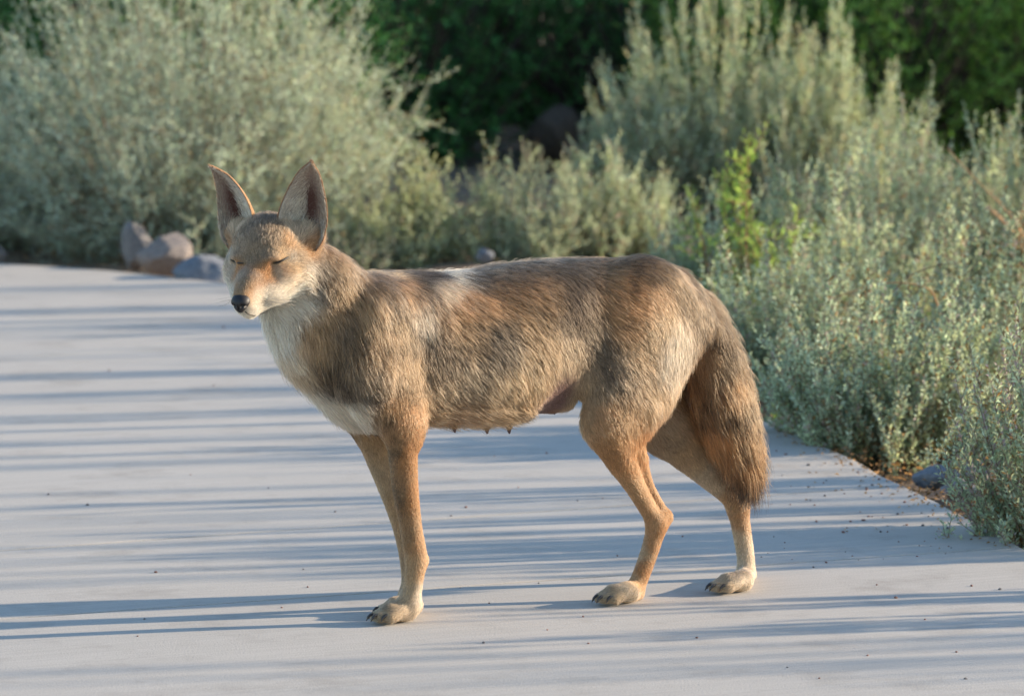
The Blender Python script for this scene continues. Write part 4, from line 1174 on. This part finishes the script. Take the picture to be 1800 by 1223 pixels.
# ---- dark hedge in the shade behind
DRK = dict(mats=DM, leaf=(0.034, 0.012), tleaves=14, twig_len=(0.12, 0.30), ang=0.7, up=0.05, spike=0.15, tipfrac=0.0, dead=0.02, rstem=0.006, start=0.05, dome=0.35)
HEDGE = [(-1.9, 8.2, 1.5, 0.9), (-0.95, 7.9, 1.2, 0.7), (-0.45, 9.5, 1.5, 0.85), (0.5, 9.8, 1.6, 0.9), (1.0, 8.9, 1.3, 0.7), (1.65, 9.2, 1.4, 0.8), (2.5, 10.2, 1.6, 1.0), (0.15, 11.3, 2.0, 1.2), (-1.5, 10.5, 1.8, 1.2), (1.7, 11.2, 1.8, 1.2)]
WHERE = ['behind the lower grey-green bush', 'right behind the big feathery bush', 'between the big feathery bush and the brown boulder', 'directly behind the brown boulder', 'behind the tall saltbush', 'behind the pink-tipped middle saltbush', 'at the hedge end beyond the dry orange branches', 'deep behind the boulder', 'deep behind the big feathery bush', 'deep behind the tall saltbush']
for i, (x, y, h, r) in enumerate(HEDGE):
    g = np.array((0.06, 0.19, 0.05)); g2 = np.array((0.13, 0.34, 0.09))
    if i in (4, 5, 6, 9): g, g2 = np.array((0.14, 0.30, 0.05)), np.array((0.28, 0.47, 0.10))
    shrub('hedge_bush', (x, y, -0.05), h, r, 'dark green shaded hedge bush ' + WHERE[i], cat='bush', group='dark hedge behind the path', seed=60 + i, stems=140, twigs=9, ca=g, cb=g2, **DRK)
# ================================================================== unseen trees added on the sun's side to shade the hedge
def tree(name, base, H, R, label, seed, low=0.12, nl=26000, leaf=(0.05, 0.022), group=None):
    rng = np.random.default_rng(seed)
    root = empty(name, base); tag(root, label, 'tree', group)
    parts = [tube(np.array([(0, 0, -0.1), (0.05, 0.02, H * 0.25), (-0.03, 0.05, H * 0.5), (0.04, 0, H * 0.8)]), [0.11, 0.09, 0.06, 0.02], 8)]
    ends = []
    for k in range(16):
        a = rng.uniform(0, 2 * np.pi); z0 = H * rng.uniform(0.15, 0.65); rr = R * rng.uniform(0.6, 0.95)
        e = np.array([rr * math.cos(a), rr * math.sin(a), np.clip(z0 + H * rng.uniform(-0.1, 0.35), 0.2, H)])
        parts.append(tube(np.array([(0, 0, z0), e * [0.5, 0.5, 0.6] + [0, 0, z0 * 0.45], e]), [0.04, 0.025, 0.008], 5)); ends.append(e)
    V, F = merge(parts)
    mesh_obj('trunk', V, F, M_BARK, root)
    cl = rng.normal(0, 1, (170, 3)); cl = unit(cl) * (rng.random((170, 1)) ** 0.4)
    cl = cl * np.array([R, R, H * (1 - low) / 2]) + np.array([0, 0, H * (low + (1 - low) / 2)])
    ci = rng.integers(0, 170, nl)
    P = cl[ci] + rng.normal(0, 0.13 * R, (nl, 3)); P[:, 2] = np.clip(P[:, 2], 0.03, None)
    D = unit(rng.normal(0, 1, (nl, 3))); N = unit(rng.normal(0, 1, (nl, 3)))
    V, F = leaves(P, D, N, leaf[0] * rng.uniform(0.7, 1.3, nl), leaf[1] * rng.uniform(0.7, 1.3, nl))
    c = np.array((0.05, 0.09, 0.03)) * np.exp(rng.normal(0, 0.2, (nl, 1)))
    fo = mesh_obj('crown', V, F, M_DARK, root, smooth=False, colors=np.repeat(c, 4, 0)); fo['kind'] = 'stuff'

def along(p, a):
    """place on the sun's side: p across the sunbeams (metres), a towards the sun"""
    return np.array([-math.sin(SUN_AZ) * p + math.cos(SUN_AZ) * a, math.cos(SUN_AZ) * p + math.sin(SUN_AZ) * a, -0.05])

for i, (p, a, h, r) in enumerate(((8.3, 6.5, 3.4, 1.05), (9.4, 7.2, 4.0, 1.3), (11.4, 8.0, 4.2, 1.5), (13.6, 9.0, 4.6, 1.7))):
    tree('shade_tree', along(p, a), h, r, ['unseen dense tree added to shade the edge of the dark hedge', 'unseen dense tree added to shade the middle of the dark hedge', 'unseen dense tree added to shade the back of the dark hedge', 'unseen tall dense tree added beyond the hedge end to cast shade'][i], 80 + i, low=0.02, nl=18000)

# unseen thin clumps, added beside the path to throw the long bars of shade
def p_of(px, py):
    g = ground(px, py); return -math.sin(SUN_AZ) * g[0] + math.cos(SUN_AZ) * g[1]
BARS = [(350, 540, 14, 1.6), (350, 655, 14, 1.6), (350, 770, 12, 1.6), (350, 884, 10, 1.6), (350, 955, 8, 1.6), (350, 998, 8, 1.6), (1526, 1140, 10, 1.3), (1526, 1165, 14, 1.3), (350, 508, 26, 1.7), (350, 571, 30, 1.6), (350, 616, 18, 1.6), (350, 692, 20, 1.6), (350, 728, 16, 1.6), (350, 750, 4, 1.6), (350, 794, 4, 1.6), (350, 815, 20, 1.6), (350, 840, 6, 1.5), (350, 861, 6, 1.6), (350, 920, 40, 1.6), (350, 976, 12, 1.6), (350, 1019, 20, 1.6), (350, 1172, 10, 1.6), (350, 1190, 7, 1.6), (350, 1215, 16, 1.6),
        (1526, 850, 26, 0.75), (1526, 897, 18, 0.7), (1526, 938, 24, 0.7), (1526, 987, 18, 0.62), (1526, 1058, 26, 0.60), (1526, 1099, 30, 0.56), (1526, 1192, 26, 1.2)]
_rb = random.Random(4)
_pc = [p_of(697, 1094), p_of(1092, 1061), p_of(1290, 1041), p_of(1250, 1050), p_of(660, 1085)]
CLEAR = (min(_pc) - 0.17, max(_pc) + 0.13)            # the sunny lane in which the coyote stands
for i, (px, py, w, hgt) in enumerate(BARS):
    p = p_of(px, py); wm = abs(p_of(px, py - w / 2) - p_of(px, py + w / 2))
    low = hgt < 1
    if not low and CLEAR[0] - wm / 2 < p < CLEAR[1] + wm / 2: continue
    a = _rb.uniform(1.75, 2.0) if low else _rb.uniform(3.4, 5.2)
    b = along(p, a)
    shrub('shade_clump', b, hgt, max(0.02, wm * 0.56), ('short' if low else 'tall') + ' unseen grey-green clump added to cast a bar of shade on the path', group='unseen clumps casting the bars of shade', cat='shrub', seed=100 + i, stems=int(12 + 130 * wm), twigs=16, tleaves=10, leaf=(0.020, 0.008), twig_len=(0.02, 0.02 + 0.22 * wm), ang=0.5, up=0.6, dome=0.1, spike=0.2, start=0.03, mats=SM)

# ================================================================== stones, twigs, grit
def rock(name, px, py, w, h, mat, label, seed, dep=0.8, tilt=0.0, peak=0.0, cat='rock'):
    """faceted boulder; px,py = bottom middle, w,h = size in pixels"""
    rng = np.random.default_rng(seed)
    g = ground(px, py, -0.02)
    sc = (np.linalg.norm(g - CAM)) / FPX
    bm = bmesh.new()
    bmesh.ops.create_icosphere(bm, subdivisions=4, radius=1.0)
    planes = [(unit(rng.normal(0, 1, 3)), rng.uniform(0.62, 0.9)) for _ in range(16)]
    for v in bm.verts:
        q = np.array(v.co)
        for n_, d_ in planes:
            e = q @ n_
            if e > d_: q = q - n_ * (e - d_) * 0.92
        q = q * (1 + 0.03 * math.sin(9 * q[0] + seed) * math.sin(8 * q[1]) + 0.015 * rng.normal())
        q[0] += peak * max(q[2], 0) ; q[0] *= (1 - 0.45 * max(q[2], 0))
        v.co = q
    me = bpy.data.meshes.new(name); bm.to_mesh(me); bm.free()
    co = np.empty(len(me.vertices) * 3, np.float32); me.vertices.foreach_get('co', co); co = co.reshape(-1, 3)
    co -= (co.max(0) + co.min(0)) / 2
    co = co / (co.max(0) - co.min(0)) * np.array([w * sc, w * sc * dep, h * sc * 1.12])
    co[:, 2] += h * sc * 0.5
    me.vertices.foreach_set('co', co.ravel()); me.update()
    me.polygons.foreach_set('use_smooth', np.ones(len(me.polygons), bool))
    me.materials.append(mat)
    o = bpy.data.objects.new(name, me); o.location = (g[0], g[1] + w * sc * dep * 0.3, g[2]); o.rotation_euler = (0, tilt, 0)
    link(o); tag(o, label, cat)
    return o
R_GREY = mat_rock('grey_stone', (0.13, 0.125, 0.125), (0.21, 0.195, 0.19))
R_PINK = mat_rock('pink_stone', (0.155, 0.137, 0.128), (0.225, 0.195, 0.182))
R_BLUE = mat_rock('blue_stone', (0.10, 0.115, 0.14), (0.18, 0.195, 0.22))
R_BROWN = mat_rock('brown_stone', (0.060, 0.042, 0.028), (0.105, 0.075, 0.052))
rock('rock', 242, 474, 62, 80, R_GREY, 'pointed grey rock leaning against the rounded pinkish rock', 1, peak=-0.5)
rock('rock', 288, 484, 100, 68, R_PINK, 'rounded pinkish rock in the middle of the rock pile', 2, peak=0.1)
rock('rock', 362, 503, 122, 50, R_BLUE, 'flat blue-grey rock on the path edge beside the coyote face', 3)
rock('rock', -6, 464, 36, 30, R_PINK, 'small pink stone at the foot of the lower grey-green bush', 4)
rock('rock', 852, 462, 34, 24, R_BLUE, 'small blue-grey stone between the small bushes behind the coyote', 5)
rock('rock', 1648, 862, 88, 42, R_BLUE, 'flat blue-grey stone at the path edge under the low saltbush', 6)
rock('rock', 1690, 878, 80, 34, R_GREY, 'low grey stone touching the flat blue-grey stone at the path edge', 7)
rock('rock', 1718, 872, 50, 60, R_PINK, 'upright pinkish stone behind the mauve-spiked saltbush', 8)
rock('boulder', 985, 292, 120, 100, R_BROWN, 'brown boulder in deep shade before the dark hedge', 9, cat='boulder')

M_DRY = mat_bark('dry_wood', (0.40, 0.21, 0.09), (0.58, 0.34, 0.17))
M_DRYTHORN = mat_bark('dark_twig', (0.11, 0.065, 0.05), (0.18, 0.11, 0.08))
def P3(px, py, Y):
    d = ray(px, py); return CAM + d * ((Y - CAM[1]) / d[1])
def branch(name, label, runs, Y, mat, cat='branch'):
    """runs: list of (pixel polyline, radius start, radius end)"""
    parts = []
    for pl, r0, r1 in runs:
        q = np.array([P3(x, y, Y + dy) for x, y, dy in pl])
        t = np.linspace(0, 1, len(q)); tt = np.linspace(0, 1, len(q) * 3)
        q = np.stack([np.interp(tt, t, q[:, k]) for k in range(3)], 1)
        q[1:-1] = (q[:-2] + q[1:-1] * 2 + q[2:]) / 4
        parts.append(tube(q, np.linspace(r0, r1, len(q)), 6))
    V, F = merge(parts)
    c = V.mean(0); c[2] = V[:, 2].min()
    o = mesh_obj(name, V - c, F, mat); o.location = c
    tag(o, label, cat)
Yb = base_of(1790, 590)[1]
branch('dry_branch', 'tangle of dry orange branches in the silvery saltbush', [([(1850, 560, 0.0), (1835, 480, -.05), (1812, 440, -.08), (1790, 400, -.1), (1775, 375, -.1), (1752, 352, -.1), (1700, 300, -.06), (1665, 262, -.05)], .006, .0014), ([(1735, 362, -.16), (1782, 408, -.17)], .0052, .0050), ([(1800, 445, -.1), (1788, 410, -.12), (1796, 370, -.14), (1815, 330, -.15)], .0045, .002), ([(1812, 440, -.08), (1760, 430, -.12), (1725, 405, -.15), (1700, 372, -.15)], .003, .001), ([(1800, 470, -.1), (1770, 440, -.14), (1775, 400, -.14)], .003, .001), ([(1790, 400, -.1), (1820, 380, -.12), (1840, 340, -.12)], .004, .002)], Yb - 0.22, M_DRY)
Yc = base_of(1560, 740)[1] - 0.30
branch('dry_branch', 'thin arching dry orange stem over the low saltbush', [([(1660, 640, .1), (1655, 560, .02), (1640, 510, 0), (1610, 499, -.02), (1570, 496, -.03), (1530, 502, -.03), (1500, 512, -.02), (1450, 527, 0)], .0024, .0014)], Yc, M_DRY)
branch('thorny_twig', 'dark thin twig reaching up from the low saltbush', [([(1500, 600, .05), (1525, 555, 0), (1560, 525, -.02), (1595, 484, -.03), (1650, 465, -.03), (1690, 462, -.02)], .0018, .0009)], Yc - 0.02, M_DRYTHORN, 'twig')
branch('thorny_twig', 'dark twig slanting beside the dry litter in the saltbush', [([(1640, 590, .02), (1665, 530, 0), (1690, 490, 0), (1740, 440, 0)], .0016, .0008), ([(1650, 585, .02), (1690, 545, 0), (1705, 520, 0)], .0014, .0008)], Yc - 0.02, M_DRYTHORN, 'twig')

# grit on the slabs
R_RED = mat_rock('red_grit', (0.20, 0.10, 0.08), (0.36, 0.20, 0.16))
def pebbles():
    rng = np.random.default_rng(77)
    meshes = []
    for k in range(5):
        bm = bmesh.new(); bmesh.ops.create_icosphere(bm, subdivisions=1, radius=1.0)
        for v in bm.verts: v.co = v.co * rng.uniform(0.72, 1.1)
        me = bpy.data.meshes.new('pebble'); bm.to_mesh(me); bm.free()
        me.materials.append(R_RED if k < 3 else R_GREY); meshes.append(me)
    spots = [(1381, 799, 6), (1365, 793, 5), (1421, 818, 7), (1508, 830, 5), (1545, 843, 7), (1533, 853, 6), (1523, 861, 8), (1450, 872, 6), (1484, 868, 4), (1550, 868, 5), (1608, 870, 6), (1590, 883, 6), (1389, 887, 4), (1432, 888, 4), (1527, 908, 5), (1518, 915, 7), (1533, 908, 4), (1578, 904, 6), (1622, 924, 7), (1594, 923, 6), (1620, 902, 4), (1435, 917, 6), (1495, 917, 5), (1482, 936, 7), (1548, 935, 6), (1560, 935, 4), (1665, 929, 6), (1632, 908, 4), (1690, 889, 6), (1705, 903, 7), (1452, 989, 6), (1430, 997, 5), (1612, 978, 4), (1486, 970, 3), (1575, 1051, 7), (1541, 1028, 4), (1708, 1030, 6), (1758, 1036, 7), (1626, 1089, 5), (1525, 1152, 5), (1384, 1173, 4), (1681, 1146, 5), (1440, 1192, 5), (1697, 1193, 6), (589, 900, 5), (154, 888, 7), (85, 869, 5), (274, 1006, 6), (254, 1088, 5), (242, 1118, 4), (533, 1001, 4), (541, 1032, 5), (495, 1068, 4), (472, 858, 4), (335, 835, 3), (192, 652, 5), (376, 678, 4), (393, 576, 5), (961, 797, 5), (869, 802, 4), (819, 892, 6), (911, 857, 4), (793, 907, 5), (1059, 876, 3), (1015, 880, 4), (850, 1130, 6), (1034, 1131, 5), (1025, 1084, 5), (1225, 1121, 6), (860, 1060, 4), (947, 1025, 4), (1085, 977, 4), (1200, 943, 4), (809, 1033, 3), (962, 1107, 4)]
    for i in range(45):
        spots.append((float(rng.uniform(1330, 1720)), float(rng.uniform(830, 985)), float(rng.uniform(2, 4))))
    for i, (px, py, d) in enumerate(spots):
        g = ground(px, py)
        me = meshes[int(rng.integers(0, 5))]
        o = bpy.data.objects.new('pebble', me); r = d * 0.5 * np.linalg.norm(g - CAM) / FPX
        o.scale = (r * rng.uniform(0.9, 1.4), r * rng.uniform(0.9, 1.3), r * rng.uniform(0.6, 0.85)); o.rotation_euler = (0, 0, rng.uniform(0, 6.28))
        o.location = (g[0], g[1], r * 0.45)
        link(o); tag(o, 'tiny grit pebble lying loose on the concrete path', 'pebble', 'grit scattered on the path')
pebbles()

# leaf litter under the near bushes
def litter():
    rng = np.random.default_rng(91)
    n = 5200
    c = np.array([base_of(1500, 760)[:2], base_of(1650, 780)[:2], base_of(1720, 880)[:2], base_of(1380, 700)[:2], base_of(1560, 660)[:2], base_of(330, 462)[:2], base_of(1830, 900)[:2]])
    P = np.zeros((n, 3)); P[:, :2] = c[rng.integers(0, len(c), n)] + rng.normal(0, 0.16, (n, 2)); P[:, 2] = -0.03 + rng.uniform(0, 0.02, n)
    # a drift along the slab's edge, some of it blown onto the slab
    A, Bq = ground(1400, 758), ground(1800, 962)
    k = 420; t = rng.random(k)
    e = A[:2] + (Bq - A)[:2] * t[:, None]; nn_ = np.array([-(Bq - A)[1], (Bq - A)[0]]); nn_ = nn_ / np.linalg.norm(nn_)
    o_ = rng.normal(0.0, 0.035, k) + np.where(rng.random(k) < 0.22, rng.normal(0, 0.14, k), 0)
    P[:k, :2] = e + nn_ * o_[:, None]
    P[:k, 2] = 0.003
    D = unit(rng.normal(0, 1, (n, 3)) * [1, 1, 0.35]); N = unit(rng.normal(0, 0.4, (n, 3)) + [0, 0, 1])
    D[:k, 2] *= 0.2
    V, F = leaves(P, D, N, np.where(np.arange(n) < k, 0.6, 1.0) * 0.014 * rng.uniform(0.6, 1.5, n), 0.006 * rng.uniform(0.6, 1.4, n))
    cc = np.array((0.36, 0.21, 0.10)) * np.exp(rng.normal(0, 0.35, (n, 1)))
    o = mesh_obj('leaf_litter', V, F, M_SAGE, smooth=False, colors=np.repeat(cc, 4, 0))
    tag(o, 'dry orange-brown leaf litter lying under the bushes', 'leaf litter', kind='stuff')
litter()
